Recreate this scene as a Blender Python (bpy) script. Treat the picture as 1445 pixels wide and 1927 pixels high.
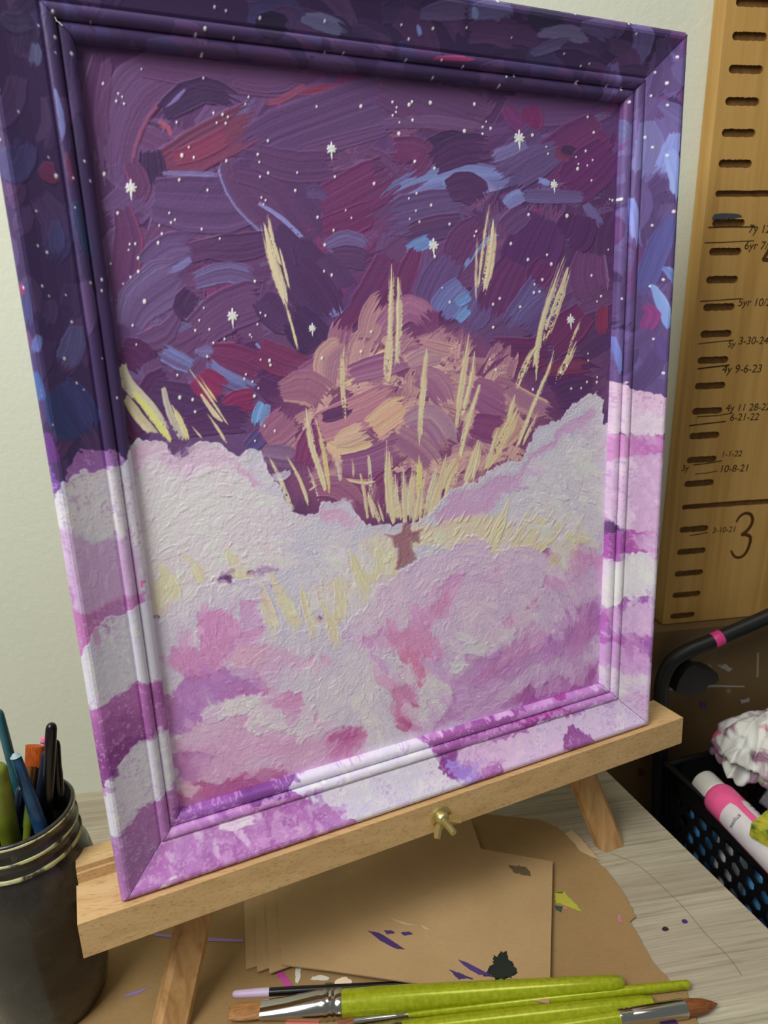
import bpy, bmesh, math, random
import numpy as np
from mathutils import Vector, Matrix, noise as mnoise

for o in list(bpy.data.objects): bpy.data.objects.remove(o)
COL = bpy.context.scene.collection
SC = bpy.context.scene
rnd = random.Random(5)

# ------------------------------------------------------------ camera, light
CAM_LOC = (-0.15325, -0.66837, 0.499331)
CAM_R = ((0.987589, 0.06773, -0.141706), (-0.155307, 0.28668, -0.945354), (-0.023404, 0.955629, 0.293641))
CAM_F = 1308.51            # focal length in pixels of a 1445 px wide frame
# the artwork's own frame: corner, direction across, direction up, direction towards the viewer
ART_O = (-0.27234, -0.295876, 0.133839)
ART_X = (0.964613, 0.263671, 0.0)
ART_V = (-0.013275, 0.048565, 0.998732)
ART_N = (0.263336, -0.963389, 0.050346)
RUL_M, RUL_Z3, RUL_L, RUL_Y, RUL_X0, RUL_X1 = (0.262995, 0.281951, 0.033441, -0.019705, 0.254449, 0.371156)
PIGK = 1.22                   # pigment strength
RELIEF = .00030               # thickness of a loaded stroke in metres
cam = bpy.data.cameras.new('camera'); camo = bpy.data.objects.new('camera', cam); COL.objects.link(camo)
camo.matrix_world = Matrix.Translation(Vector(CAM_LOC)) @ Matrix(CAM_R).to_4x4()
cam.sensor_fit = 'HORIZONTAL'; cam.sensor_width = 36.0; cam.lens = CAM_F/1445*36.0
cam.clip_start = .01; cam.clip_end = 50
cam.dof.use_dof = True; cam.dof.focus_distance = .50; cam.dof.aperture_fstop = 14
SC.camera = camo
SC.view_settings.view_transform = 'Standard'; SC.view_settings.look = 'None'
SC.view_settings.gamma = 1.0; SC.view_settings.use_curve_mapping = False
SC.view_settings.exposure = 0.0
wd = bpy.data.worlds.new('room_daylight'); SC.world = wd; wd.use_nodes = True
bg = wd.node_tree.nodes['Background']; bg.inputs[0].default_value = (.98, 1.0, .96, 1); bg.inputs[1].default_value = .17
def area(name, loc, target, sx, sy, power, col):
    l = bpy.data.lights.new(name, 'AREA'); l.shape = 'RECTANGLE'; l.size = sx; l.size_y = sy; l.energy = power; l.color = col
    o = bpy.data.objects.new(name, l); COL.objects.link(o); o.location = loc
    o.rotation_euler = (Vector(target)-Vector(loc)).to_track_quat('-Z', 'Y').to_euler()
area('window_light', (-.80, -.85, 1.35), (0, -.15, .4), .6, .8, 21, (1.0, 1.0, .97))
area('overhead_fill_light', (.3, -.55, 1.75), (.1, -.2, 0), .5, .5, 3.4, (1.0, .93, .84))  # unseen warm overhead light giving fill

# ------------------------------------------------------------ helpers
def ray(x, y):
    return Vector([sum(CAM_R[i][j]*c for j, c in enumerate(((x-722.5)/CAM_F, -(y-963.5)/CAM_F, -1))) for i in range(3)])
def on(x, y, z):                       # a spot on a level surface at height z
    d = ray(x, y); return Vector(CAM_LOC)+d*((z-CAM_LOC[2])/d[2])
def wl(x, y, Y):                       # a spot on an upright surface at depth Y
    d = ray(x, y); return Vector(CAM_LOC)+d*((Y-CAM_LOC[1])/d[1])
def art(u, v, w):                      # a spot in the artwork's own frame
    return Vector(ART_O)+Vector(ART_X)*u+Vector(ART_V)*v+Vector(ART_N)*w
def lin(c, k=1.0):
    return tuple(((x/255/12.92) if x/255 <= .04045 else ((x/255+.055)/1.055)**2.4)*k for x in c[:3])

def tag(o, label=None, cat=None, group=None, kind=None):
    if label: o['label'] = label
    if cat: o['category'] = cat
    if group: o['group'] = group
    if kind: o['kind'] = kind
    return o
def empty(name, loc, label, cat, group=None):
    o = bpy.data.objects.new(name, None); COL.objects.link(o); o.location = loc; o.empty_display_size = .02
    return tag(o, label, cat, group)
def root_of(o):
    v = Vector((0, 0, 0))
    while o: v += o.location; o = o.parent
    return v
def link(name, me, mat, parent=None, label=None):
    """mesh given in world coordinates; becomes a part of parent, or a thing of its own"""
    o = bpy.data.objects.new(name, me); COL.objects.link(o)
    if mat is not None:
        for m in (mat if isinstance(mat, (list, tuple)) else [mat]): me.materials.append(m)
    if parent is not None:
        me.transform(Matrix.Translation(-root_of(parent))); o.parent = parent
    else:
        me_c = sum((v.co for v in me.vertices), Vector())/max(1, len(me.vertices))
        zmin = min(v.co.z for v in me.vertices); b = Vector((me_c.x, me_c.y, zmin))
        me.transform(Matrix.Translation(-b)); o.location = b
    if label: o['label'] = label
    return o
def obj(name, bm, mat, parent=None, label=None, smooth=False, ang=None, sharp=True):
    bmesh.ops.recalc_face_normals(bm, faces=bm.faces)
    me = bpy.data.meshes.new(name)
    if smooth:
        for f in bm.faces: f.smooth = True
        if sharp:
            for e in bm.edges:
                if len(e.link_faces) == 2 and e.calc_face_angle(0) > (ang or .7): e.smooth = False
    bm.to_mesh(me); bm.free()
    return link(name, me, mat, parent, label)
def bevel(bm, r, seg=2, ang=.6):
    es = [e for e in bm.edges if len(e.link_faces) == 2 and e.calc_face_angle(0) > ang]
    bmesh.ops.bevel(bm, geom=es, offset=r, segments=seg, affect='EDGES', clamp_overlap=True)
def prism(bm, base, top):
    a = [bm.verts.new(p) for p in base]; b = [bm.verts.new(p) for p in top]; n = len(a)
    bm.faces.new(a[::-1]); bm.faces.new(b)
    for i in range(n): bm.faces.new((a[i], a[(i+1) % n], b[(i+1) % n], b[i]))
def box(bm, x0, x1, y0, y1, z0, z1):
    prism(bm, [(x0, y0, z0), (x1, y0, z0), (x1, y1, z0), (x0, y1, z0)], [(x0, y0, z1), (x1, y0, z1), (x1, y1, z1), (x0, y1, z1)])
def basis(d):
    d = Vector(d).normalized(); u = d.orthogonal().normalized()
    return u, d.cross(u)
def lathe(bm, p0, p1, prof, n=24, up=None, caps=True):
    """prof: (t along p0->p1 in metres, radius[, squash])"""
    p0 = Vector(p0); p1 = Vector(p1); d = (p1-p0).normalized()
    if up is None: u, v = basis(d)
    else: v = (Vector(up)-d*d.dot(Vector(up))).normalized(); u = v.cross(d)
    rings = []
    for q in prof:
        t, r = q[0], q[1]; ru = r*(q[3] if len(q) > 3 else 1); rv = r*(q[2] if len(q) > 2 else 1)
        rings.append([bm.verts.new(p0+d*t+u*ru*math.cos(2*math.pi*i/n)+v*rv*math.sin(2*math.pi*i/n)) for i in range(n)])
    for a, b in zip(rings, rings[1:]):
        for i in range(n): bm.faces.new((a[i], a[(i+1) % n], b[(i+1) % n], b[i]))
    if caps:
        bm.faces.new(rings[0][::-1]); bm.faces.new(rings[-1])
def tube(bm, pts, r, n=14, sm_=4):
    pts = [Vector(p) for p in pts]
    out = []
    for i in range(len(pts)-1):
        p0 = pts[max(i-1, 0)]; p1 = pts[i]; p2 = pts[i+1]; p3 = pts[min(i+2, len(pts)-1)]
        for k in range(sm_):
            f = k/sm_; out.append(.5*((2*p1)+(p2-p0)*f+(2*p0-5*p1+4*p2-p3)*f*f+(3*p1-p0-3*p2+p3)*f**3))
    out.append(pts[-1]); u = None; rings = []
    for i, p in enumerate(out):
        d = (out[min(i+1, len(out)-1)]-out[max(i-1, 0)]).normalized()
        if u is None: u = d.orthogonal().normalized()
        u = (u-d*u.dot(d)).normalized(); v = d.cross(u)
        rr = r(i/(len(out)-1)) if callable(r) else r
        rings.append([bm.verts.new(p+(u*math.cos(2*math.pi*k/n)+v*math.sin(2*math.pi*k/n))*rr) for k in range(n)])
    for a, b in zip(rings, rings[1:]):
        for i in range(n): bm.faces.new((a[i], a[(i+1) % n], b[(i+1) % n], b[i]))
    bm.faces.new(rings[0][::-1]); bm.faces.new(rings[-1])

# ------------------------------------------------------------ materials
class N:
    def __init__(s, name, rough=.5, spec=.5, metal=0.0):
        s.m = bpy.data.materials.new(name); s.m.use_nodes = True; s.t = s.m.node_tree
        s.b = s.t.nodes['Principled BSDF']; s.b.inputs['Roughness'].default_value = rough
        s.b.inputs['Specular IOR Level'].default_value = spec; s.b.inputs['Metallic'].default_value = metal
    def n(s, ty, **k):
        o = s.t.nodes.new(ty)
        for a, v in k.items():
            if hasattr(o, a): setattr(o, a, v)
            else: o.inputs[a].default_value = v
        return o
    def l(s, a, b): s.t.links.new(a, b)
    def obj(s, scale=(1, 1, 1), rot=(0, 0, 0), loc=(0, 0, 0)):
        tc = s.n('ShaderNodeTexCoord'); mp = s.n('ShaderNodeMapping')
        mp.inputs['Scale'].default_value = scale; mp.inputs['Rotation'].default_value = rot; mp.inputs['Location'].default_value = loc
        s.l(tc.outputs['Object'], mp.inputs['Vector']); return mp.outputs[0]
    def noise(s, vec, sc, det=4, rough=.55, dist=0):
        o = s.n('ShaderNodeTexNoise'); o.inputs['Scale'].default_value = sc; o.inputs['Detail'].default_value = det
        o.inputs['Roughness'].default_value = rough; o.inputs['Distortion'].default_value = dist
        s.l(vec, o.inputs['Vector']); return o.outputs[0]
    def ramp(s, fac, stops, interp='LINEAR'):
        o = s.n('ShaderNodeValToRGB'); o.color_ramp.interpolation = interp; e = o.color_ramp.elements
        while len(e) < len(stops): e.new(.5)
        for k, (p, c) in enumerate(stops): e[k].position = p; e[k].color = (*c, 1) if len(c) == 3 else c
        s.l(fac, o.inputs[0]); return o.outputs[0]
    def mix(s, f, a, b, mode='MIX'):
        o = s.n('ShaderNodeMix', data_type='RGBA', blend_type=mode)
        for sk, v in ((o.inputs[0], f), (o.inputs[6], a), (o.inputs[7], b)):
            if isinstance(v, (int, float)): sk.default_value = v
            elif isinstance(v, tuple): sk.default_value = (*v, 1) if len(v) == 3 else v
            else: s.l(v, sk)
        return o.outputs[2]
    def col(s, c):
        if isinstance(c, tuple): s.b.inputs['Base Color'].default_value = (*c, 1)
        else: s.l(c, s.b.inputs['Base Color'])
        return s
    def bump(s, h, st=.3, dist=.001):
        o = s.n('ShaderNodeBump'); o.inputs['Strength'].default_value = st; o.inputs['Distance'].default_value = dist
        s.l(h, o.inputs['Height']); s.l(o.outputs[0], s.b.inputs['Normal']); return s
    def rough(s, f): s.l(f, s.b.inputs['Roughness']); return s
def plain(name, c, rough=.5, spec=.5, metal=0., var=.08, sc=60):
    m = N(name, rough, spec, metal); v = m.noise(m.obj(), sc, 3)
    a = lin(c); m.col(m.ramp(v, [(.3, tuple(x*(1-var) for x in a)), (.7, tuple(x*(1+var) for x in a))])); return m.m
def wood(name, c1, c2, scale, rot=(0, 0, 0), rough=.45, dark=None, k=1.0):
    m = N(name, rough, .35); v = m.obj(scale, rot)
    g = m.noise(v, 6, 6, .6, .6); f = m.noise(v, 40, 4, .7)
    c = m.ramp(g, [(.3, lin(c1, k)), (.7, lin(c2, k))])
    c = m.mix(m.ramp(f, [(.35, (0, 0, 0)), (.7, (1, 1, 1))]), c, lin(dark or c1, k*.8)) if dark else c
    if dark:
        mixn = m.t.nodes[-1]
    m.col(c); m.bump(f, .12, .0006); return m

# ============================================================ PAINTED SURFACE
# The artwork is pigment laid on the canvas and on the moulding: colour and
# thickness of every brush stroke are computed here and stored on the meshes.
RNG = np.random.RandomState(7)

def vnoise(h, w, cell, seed):
    r = np.random.RandomState(seed)
    gh, gw = int(h/cell)+3, int(w/cell)+3
    g = r.rand(gh, gw)
    y = np.arange(h)/cell; x = np.arange(w)/cell
    yi = y.astype(int); xi = x.astype(int)
    fy = y-yi; fx = x-xi
    fy = fy*fy*(3-2*fy); fx = fx*fx*(3-2*fx)
    a = g[yi][:, xi]; b = g[yi][:, xi+1]; c = g[yi+1][:, xi]; d = g[yi+1][:, xi+1]
    fx = fx[None, :]; fy = fy[:, None]
    return (a*(1-fx)+b*fx)*(1-fy)+(c*(1-fx)+d*fx)*fy

TAB = []
for k in range(6):
    t_ = RNG.rand(512)
    ker = [1, 2, 1] if k % 2 else [1, 1]
    t_ = np.convolve(np.r_[t_, t_[:4]], np.array(ker)/sum(ker), 'same')[:512]
    t_ = (t_-t_.min())/(t_.max()-t_.min())
    TAB.append(t_)
def tab(k, x):
    x = np.mod(x, 511.0); i = x.astype(int); f = x-i
    T = TAB[k]
    return T[i]*(1-f)+T[(i+1) % 512]*f

def sm(x): 
    x = np.clip(x, 0, 1); return x*x*(3-2*x)

class Layer:
    """a sheet of paint over the rectangle u0..u1, v0..v1 of the plane w of the artwork"""
    def __init__(s, u0, v0, u1, v1, w, res):
        s.u0, s.v0, s.res, s.w = u0, v0, res, w
        s.nw = int((u1-u0)/res)+2; s.nh = int((v1-v0)/res)+2
        U, V = np.meshgrid(u0+np.arange(s.nw)*res, v0+np.arange(s.nh)*res)
        P = [ART_O[i]+ART_X[i]*U+ART_V[i]*V+ART_N[i]*w for i in range(3)]
        D = [P[i]-CAM_LOC[i] for i in range(3)]
        q = [sum(CAM_R[j][i]*D[j] for j in range(3)) for i in range(3)]
        s.X = (722.5+CAM_F*q[0]/-q[2]).astype(np.float32)
        s.Y = (963.5-CAM_F*q[1]/-q[2]).astype(np.float32)
        s.rgb = np.zeros((s.nh, s.nw, 3), np.float32)
        s.h = np.zeros((s.nh, s.nw), np.float32)
        s.grain = (0.5*vnoise(s.nh, s.nw, 2.2, 11)+0.3*vnoise(s.nh, s.nw, 4.5, 12)+0.2*vnoise(s.nh, s.nw, 9, 13)).astype(np.float32)
        s.w1 = (vnoise(s.nh, s.nw, 26, 21)-.5).astype(np.float32); s.w2 = (vnoise(s.nh, s.nw, 26, 22)-.5).astype(np.float32)
        s.f1 = (vnoise(s.nh, s.nw, 6, 23)-.5).astype(np.float32); s.f2 = (vnoise(s.nh, s.nw, 6, 24)-.5).astype(np.float32)
        s.big = vnoise(s.nh, s.nw, 60, 25).astype(np.float32)
    def uv(s, x, y):
        d = [sum(CAM_R[i][j]*c for j, c in enumerate(((x-722.5)/CAM_F, -(y-963.5)/CAM_F, -1))) for i in range(3)]
        k = (s.w-sum((CAM_LOC[i]-ART_O[i])*ART_N[i] for i in range(3)))/sum(d[i]*ART_N[i] for i in range(3))
        P = [CAM_LOC[i]+d[i]*k-ART_O[i] for i in range(3)]
        return sum(P[i]*ART_X[i] for i in range(3)), sum(P[i]*ART_V[i] for i in range(3))
    def box(s, x0, y0, x1, y1):
        c = [s.uv(x, y) for x in (x0, x1) for y in (y0, y1)]
        us = [(a[0]-s.u0)/s.res for a in c]; vs = [(a[1]-s.v0)/s.res for a in c]
        i0 = max(0, int(min(vs))-1); i1 = min(s.nh, int(max(vs))+2)
        j0 = max(0, int(min(us))-1); j1 = min(s.nw, int(max(us))+2)
        return (slice(i0, i1), slice(j0, j1)) if i1 > i0 and j1 > j0 else None
    def put(s, sl, al, col, hh=None, mixh=.5):
        a = al[..., None]
        s.rgb[sl] = s.rgb[sl]*(1-a)+col*a
        if hh is not None: s.h[sl] = s.h[sl]*(1-al*mixh)+al*hh
    def stroke(s, pts, w, c1, c2=None, dry=0.0, tap=(.75, 1, 1, .6), th=1.0, rag=.28, edge=None, contrast=.5, op=1.0):
        pts = np.array(pts, float)
        if len(pts) == 2: pts = np.array([pts[0], (pts[0]+pts[1])/2, pts[1]])
        # smooth the path
        tt = np.linspace(0, len(pts)-1, 3*(len(pts)-1)+1)
        P = []
        for t in tt:
            i = min(int(t), len(pts)-2); f = t-i
            p0 = pts[max(i-1, 0)]; p1 = pts[i]; p2 = pts[i+1]; p3 = pts[min(i+2, len(pts)-1)]
            P.append(.5*((2*p1)+(p2-p0)*f+(2*p0-5*p1+4*p2-p3)*f*f+(3*p1-p0-3*p2+p3)*f**3))
        P = np.array(P)
        pad = w*.6+2
        sl = s.box(P[:, 0].min()-pad, P[:, 1].min()-pad, P[:, 0].max()+pad, P[:, 1].max()+pad)
        if sl is None: return
        X = s.X[sl]; Y = s.Y[sl]
        seg = np.hypot(*(P[1:]-P[:-1]).T); cum = np.r_[0, np.cumsum(seg)]; Ltot = cum[-1]+1e-6
        best = np.full(X.shape, 1e9); T = np.zeros(X.shape); S = np.zeros(X.shape)
        for i in range(len(P)-1):
            d = P[i+1]-P[i]; L2 = d@d+1e-9
            f = ((X-P[i, 0])*d[0]+(Y-P[i, 1])*d[1])/L2
            lo = -1.0 if i == 0 else 0; hi = 2.0 if i == len(P)-2 else 1
            fc = np.clip(f, lo, hi)
            ex = X-P[i, 0]-fc*d[0]; ey = Y-P[i, 1]-fc*d[1]
            q = ex*ex+ey*ey; m = q < best
            best[m] = q[m]; T[m] = ((cum[i]+fc*seg[i])/Ltot)[m]
            S[m] = np.sign(d[0]*ey-d[1]*ex)[m]
        D = np.sqrt(best)*S
        hw = np.interp(T, np.linspace(0, 1, len(tap)), np.array(tap)*w/2)
        b = D/np.maximum(hw, .3)
        o = RNG.rand()*400
        nb = max(3.0, w/2.6)
        arc = T*Ltot
        wob = .12*np.sin(arc/60+o)
        bb = (b*nb+wob)*.5+o
        n1 = tab(1, bb*1.0+300); n2 = tab(2, bb*2.2+arc*.003); n3 = tab(3, bb*.22+arc*.002); nf = tab(5, b*w*.42+o)
        al = np.clip((hw-np.abs(D)-1.6*tab(4, arc*.15+o))/1.6+.5, 0, 1)
        r0 = rag*.45*(.3+.7*n1)*nf; r1 = rag*(.5*n1+.7*nf)*1.2
        ee = 2.5/Ltot
        al *= sm((T-r0)/ee+.5)*sm((1-r1-T)/ee+.5)
        g = s.grain[sl]
        if dry > 0:
            dd = dry*(.35+.65*T) if dry < 1 else dry*.8
            al *= sm((.55*n1+.6*g-.15-dd*.75)/.1+.5)
        al = al*op
        c1 = np.array(c1, np.float32); c2 = c1*1.12+4 if c2 is None else np.array(c2, np.float32)
        k = np.clip((.75*n3+.25*n1+.3*n2-.3)*1.25*contrast*2, 0, 1)[..., None]
        col = c1*(1-k)+c2*k
        col = col*(1+.16*(nf-.5)[..., None]*(.4+.6*T.clip(0, 1))[..., None])
        if edge is not None:
            e = sm((edge[1]*b-.72)/.2)*(.4+.6*n1)
            col = col*(1-e[..., None])+np.array(edge[0], np.float32)*e[..., None]
        ridge = np.exp(-((np.abs(b)-.92)/.1)**2)*.5
        s.put(sl, al.astype(np.float32), col, th*(.35+.5*n1+.35*n2+ridge), .75)
    def poly(s, pts, col, col2=None, warp=5, fine=3, th=.6, soft=1.2, op=1.0):
        pts = np.array(pts, float)
        pad = warp+fine+3
        sl = s.box(pts[:, 0].min()-pad, pts[:, 1].min()-pad, pts[:, 0].max()+pad, pts[:, 1].max()+pad)
        if sl is None: return
        X = s.X[sl]+warp*2*s.w1[sl]+fine*2*s.f1[sl]; Y = s.Y[sl]+warp*2*s.w2[sl]+fine*2*s.f2[sl]
        ins = np.zeros(X.shape, bool); dist = np.full(X.shape, 1e9)
        n = len(pts)
        for i in range(n):
            a = pts[i]; b = pts[(i+1) % n]
            if a[1] != b[1]:
                c = (a[1] > Y) != (b[1] > Y)
                ins ^= c & (X < (b[0]-a[0])*(Y-a[1])/(b[1]-a[1])+a[0])
            d = b-a; f = np.clip(((X-a[0])*d[0]+(Y-a[1])*d[1])/(d@d+1e-9), 0, 1)
            dist = np.minimum(dist, np.hypot(X-a[0]-f*d[0], Y-a[1]-f*d[1]))
        sd = np.where(ins, dist, -dist)
        al = (sm(sd/soft*.5+.5)*op).astype(np.float32)
        c1 = np.array(col, np.float32); c2 = c1*1.04 if col2 is None else np.array(col2, np.float32)
        k = sm((s.big[sl]-.3)*1.8+.6*s.w1[sl])[..., None]
        rim = np.exp(-(np.clip(sd, 0, None)/5.0)**2)
        s.put(sl, al, c1*(1-k)+c2*k, th*(.5+.7*s.grain[sl]+.5*rim), .8)
    def dabs(s, test, n, ln, w, jit, ang=None, th=1.0, mx=.5, dry=.25):
        ii = RNG.randint(0, s.nh, n*4); jj = RNG.randint(0, s.nw, n*4); m = 0
        for i, j in zip(ii, jj):
            x = float(s.X[i, j]); y = float(s.Y[i, j])
            if not test(x, y): continue
            m += 1
            if m > n: break
            c = s.rgb[i, j].copy()
            sgn = RNG.rand()
            c = c+(RNG.rand()-.5)*jit*np.array((1, 1.1, .9))+(RNG.rand(3)-.5)*jit*.3
            a = (ang(x, y) if ang else RNG.rand()*6.28)+(RNG.rand()-.5)*1.1
            l = ln*(.6+.9*RNG.rand()); k = (RNG.rand()-.5)*1.4
            p = [(x, y)]
            for q in range(2):
                p.append((p[-1][0]+math.cos(a)*l/2, p[-1][1]+math.sin(a)*l/2)); a += k
            s.stroke(p, w*(.6+.8*RNG.rand()), c, c*1.05+3, dry=dry*RNG.rand()*1.5, th=th*(.6+.8*RNG.rand()), op=mx+RNG.rand()*.6, contrast=.4)
    def star(s, x, y, r, big=False):
        sl = s.box(x-r*3, y-r*3, x+r*3, y+r*3)
        if sl is None: return
        X = s.X[sl]-x; Y = s.Y[sl]-y
        rr = r*(1+.5*s.f1[sl])
        if not big:
            al = sm((rr-np.hypot(X*1.15, Y*.85))/1.0+.5)
        else:
            al = np.zeros(X.shape)
            for a, l in ((1.57, 1.0), (.2, .62), (.95, .6), (2.25, .62), (2.9, .5), (-1.5, 1.5), (-.6, .55), (-2.4, .55)):
                dx, dy = math.cos(a), -math.sin(a)
                f = np.clip(X*dx+Y*dy, 0, r*l*1.15)
                d = np.hypot(X-f*dx, Y-f*dy)
                al = np.maximum(al, sm((r*.2*(1.25-f/(r*1.5))-d)/.9+.5))
        s.put(sl, al.astype(np.float32), np.array((232, 226, 238), np.float32), 1.6, .4)

# ---------------------------------------------------------------- the canvas
# Positions below are image coordinates in perspective, read as (x, y) per enlarged tile
def Z(ox, oy, k, *c): return [(ox+c[i]/k, oy+c[i+1]/k) for i in range(0, len(c), 2)]
def A(*c): return Z(0, 0, 1.993, *c)
def B(*c): return Z(720, 0, 1.993, *c)
def C_(*c): return Z(0, 600, 1.993, *c)
def D_(*c): return Z(600, 600, 1.993, *c)
def G(*c): return Z(480, 640, 3.803, *c)
def H(*c): return Z(780, 640, 3.803, *c)
def I_(*c): return Z(480, 300, 3.803, *c)
def J(*c): return Z(840, 180, 4.188, *c)
def K(*c): return Z(280, 1040, 3.284, *c)
def L_(*c): return Z(680, 1000, 3.01, *c)
def M_(*c): return Z(140, 640, 4.014, *c)

P1 = (100, 68, 114); P2 = (82, 54, 100); P3 = (62, 44, 84); PM = (116, 60, 112); R1 = (126, 66, 100)
LV = (118, 104, 158); BL = (132, 150, 206); BB = (120, 165, 220); PK = (158, 72, 112); DP = (82, 46, 98)

def paint_canvas():
    s = Layer(.036, .036, .4408-.036, .5377-.036, -.0194, .00036)
    s.rgb[:] = (84, 56, 104)
    # underpainting, loose dark strokes
    pal = [P1, P2, PM, (98, 60, 110), (90, 64, 116), (98, 74, 124), DP, (102, 76, 126), P1, P1]
    for i in range(230):
        x = 150+RNG.rand()*1010; y = 100+RNG.rand()*780
        a = -.55+(RNG.rand()-.5)*2.2 if x < 800 else -.9+(RNG.rand()-.5)*1.4
        l = 110+RNG.rand()*150; c = pal[RNG.randint(len(pal))]; k = (RNG.rand()-.5)*.8
        s.stroke([(x, y), (x+l*.5*math.cos(a), y+l*.5*math.sin(a)), (x+l*math.cos(a+k), y+l*math.sin(a+k))], 45+RNG.rand()*55, c, np.array(c)*1.12+6, th=.6, contrast=.45)
    st = s.stroke
    for i in range(130):   # dry pale blue and lilac streaks left by the bristles
        x = 190+RNG.rand()*960; y = 190+RNG.rand()*560; a = (-.45 if x < 760 else -.85)+(RNG.rand()-.5)*1.2; l = 40+RNG.rand()*80
        c = [(120, 102, 154), (118, 96, 150), (140, 96, 140), (112, 116, 168), (92, 64, 112)][i % 5]
        st([(x, y), (x+l*.5*math.cos(a), y+l*.5*math.sin(a)), (x+l*math.cos(a+.35), y+l*math.sin(a+.35))], 12+RNG.rand()*22, c, np.array(c)*.9, th=.6, dry=.72+.12*RNG.rand(), rag=.5, op=.75)
    # --- upper left
    st(A(700, 250, 520, 330, 430, 540, 440, 780), 110, P1, (104, 78, 126), edge=((150, 76, 110), -1), tap=(.9, 1, .8, .5))
    st(A(390, 200, 350, 420, 380, 640), 55, DP, P1)
    st(A(500, 240, 900, 300, 1250, 330), 60, (96, 66, 112), P1)
    st(A(600, 430, 760, 340, 930, 400), 60, P3, (66, 48, 92), tap=(.7, 1, .8, .5))
    st(A(700, 330, 640, 390, 590, 415), 12, LV, tap=(.5, 1, .5, .2), dry=.3)
    st(A(1150, 320, 1040, 380, 960, 385), 14, (150, 84, 116), R1)
    st(A(1300, 330, 1200, 335, 1100, 350), 18, (140, 62, 96), R1)
    st(A(860, 290, 1000, 310, 1150, 290), 45, P1, (100, 72, 118))
    st(A(600, 640, 820, 520, 1020, 420), 85, R1, (112, 66, 98), tap=(.8, 1, 1, .9))
    st(A(640, 600, 760, 560, 900, 480), 38, (140, 64, 98), R1)
    st(A(590, 455, 630, 480, 650, 530), 10, (160, 84, 110))
    st(A(1460, 380, 1200, 470, 960, 560, 850, 620), 118, (94, 70, 118), (106, 84, 134), tap=(1, 1, 1, .6))
    st(A(1460, 485, 1250, 540, 1050, 590), 30, (112, 98, 150), P1, dry=.4)
    st(A(1445, 600, 1250, 680, 1040, 640), 34, P2, P1)
    st(A(560, 560, 570, 660, 560, 740), 55, P3, (64, 48, 92))
    st(A(570, 750, 780, 770, 990, 760), 112, (92, 68, 118), (106, 84, 134), rag=.06)
    st(A(600, 650, 740, 652, 860, 660), 12, (128, 118, 172), LV, dry=.35)
    st(A(480, 600, 530, 700, 500, 780), 38, (96, 60, 104), edge=((150, 76, 108), 1))
    st(A(450, 760, 480, 900, 460, 1060, 440, 1200), 60, (104, 60, 110), (92, 62, 110), edge=((170, 76, 116), -1), tap=(.5, 1, 1, .4))
    st(A(860, 590, 900, 700, 1010, 820, 1200, 940), 66, P1, (104, 84, 134), edge=((138, 132, 190), 1), tap=(.8, 1, 1, .7))
    st(A(870, 620, 1050, 660, 1160, 800, 1230, 960), 85, (88, 64, 114), P1)
    st(A(560, 900, 640, 960, 900, 900, 1000, 850), 40, P2, P1)
    st(A(530, 1010, 640, 930, 760, 930), 60, (92, 72, 122), (116, 100, 152))
    st(A(720, 970, 640, 1020, 590, 1035), 18, (130, 124, 182), LV, dry=.2)
    st(A(1030, 900, 900, 930, 740, 930), 55, P2, (96, 70, 118))
    st(A(480, 1240, 520, 1140, 620, 1060, 720, 1000), 100, (98, 78, 130), (124, 110, 160), tap=(.5, .9, 1, .4))
    st(A(500, 1290, 620, 1250, 700, 1110), 50, (112, 98, 150), P1, tap=(.6, 1, .5, .2))
    st(A(720, 1060, 860, 1020, 1000, 1070), 42, (118, 108, 160), (100, 82, 132), edge=((136, 150, 204), 1))
    st(A(720, 1090, 690, 1150, 740, 1190), 45, P3, P2)
    st(A(730, 1260, 860, 1160, 1060, 1100), 85, (98, 68, 118), (112, 80, 128), tap=(.8, 1, 1, .6))
    st(A(1020, 860, 1120, 1000, 1150, 1120), 70, P2, (80, 60, 108))
    st(A(1120, 900, 1180, 1020, 1250, 1180), 65, (78, 60, 108), P2, tap=(.6, 1, 1, .9))
    # --- centre
    st(I_(-40, -30, 300, 60, 700, 20), 62, (92, 66, 114), P1)
    st(I_(450, 380, 700, 250, 1040, 60), 95, (104, 60, 108), PM, tap=(.9, 1, 1, .6))
    st(I_(470, 500, 700, 440, 900, 330), 55, (110, 56, 106), PM)
    st(I_(360, 250, 440, 240, 540, 300), 26, (96, 86, 140), P1, tap=(.7, 1, .8, .3))
    st(I_(0, 300, 200, 430, 420, 650), 10, (134, 130, 190), dry=.35)
    st(I_(500, 640, 660, 580, 850, 660), 40, (108, 98, 152), LV)
    st(I_(540, 700, 700, 700, 850, 760), 45, (76, 64, 112), P1)
    st(I_(870, 760, 920, 730, 960, 690), 26, BL, (118, 130, 188), dry=.15)
    st(I_(1460, 60, 1200, 110, 1000, 120), 26, P2, P3)
    st(I_(1900, 130, 1400, 160, 1050, 270, 930, 380), 80, (110, 106, 164), (134, 148, 204), tap=(.3, .9, 1, .7))
    st(I_(1500, 320, 1200, 380, 850, 450), 82, (92, 74, 124), (112, 100, 154))
    st(I_(1500, 450, 1250, 500, 1000, 580), 50, (84, 68, 118), P1)
    st(I_(1080, 660, 1180, 610, 1300, 560), 28, BB, (110, 130, 190), dry=.2)
    st(I_(1000, 700, 880, 950, 700, 1220), 78, (112, 58, 110), (100, 66, 116), tap=(.9, 1, 1, .8))
    st(I_(1180, 640, 1080, 900, 1040, 1100), 52, (106, 60, 112), PM)
    st(I_(1230, 640, 1200, 850, 1100, 1060), 24, (120, 104, 156), (108, 82, 134))
    st(I_(1400, 700, 1290, 900, 1200, 1130), 70, (108, 92, 150), (96, 72, 126))
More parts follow.
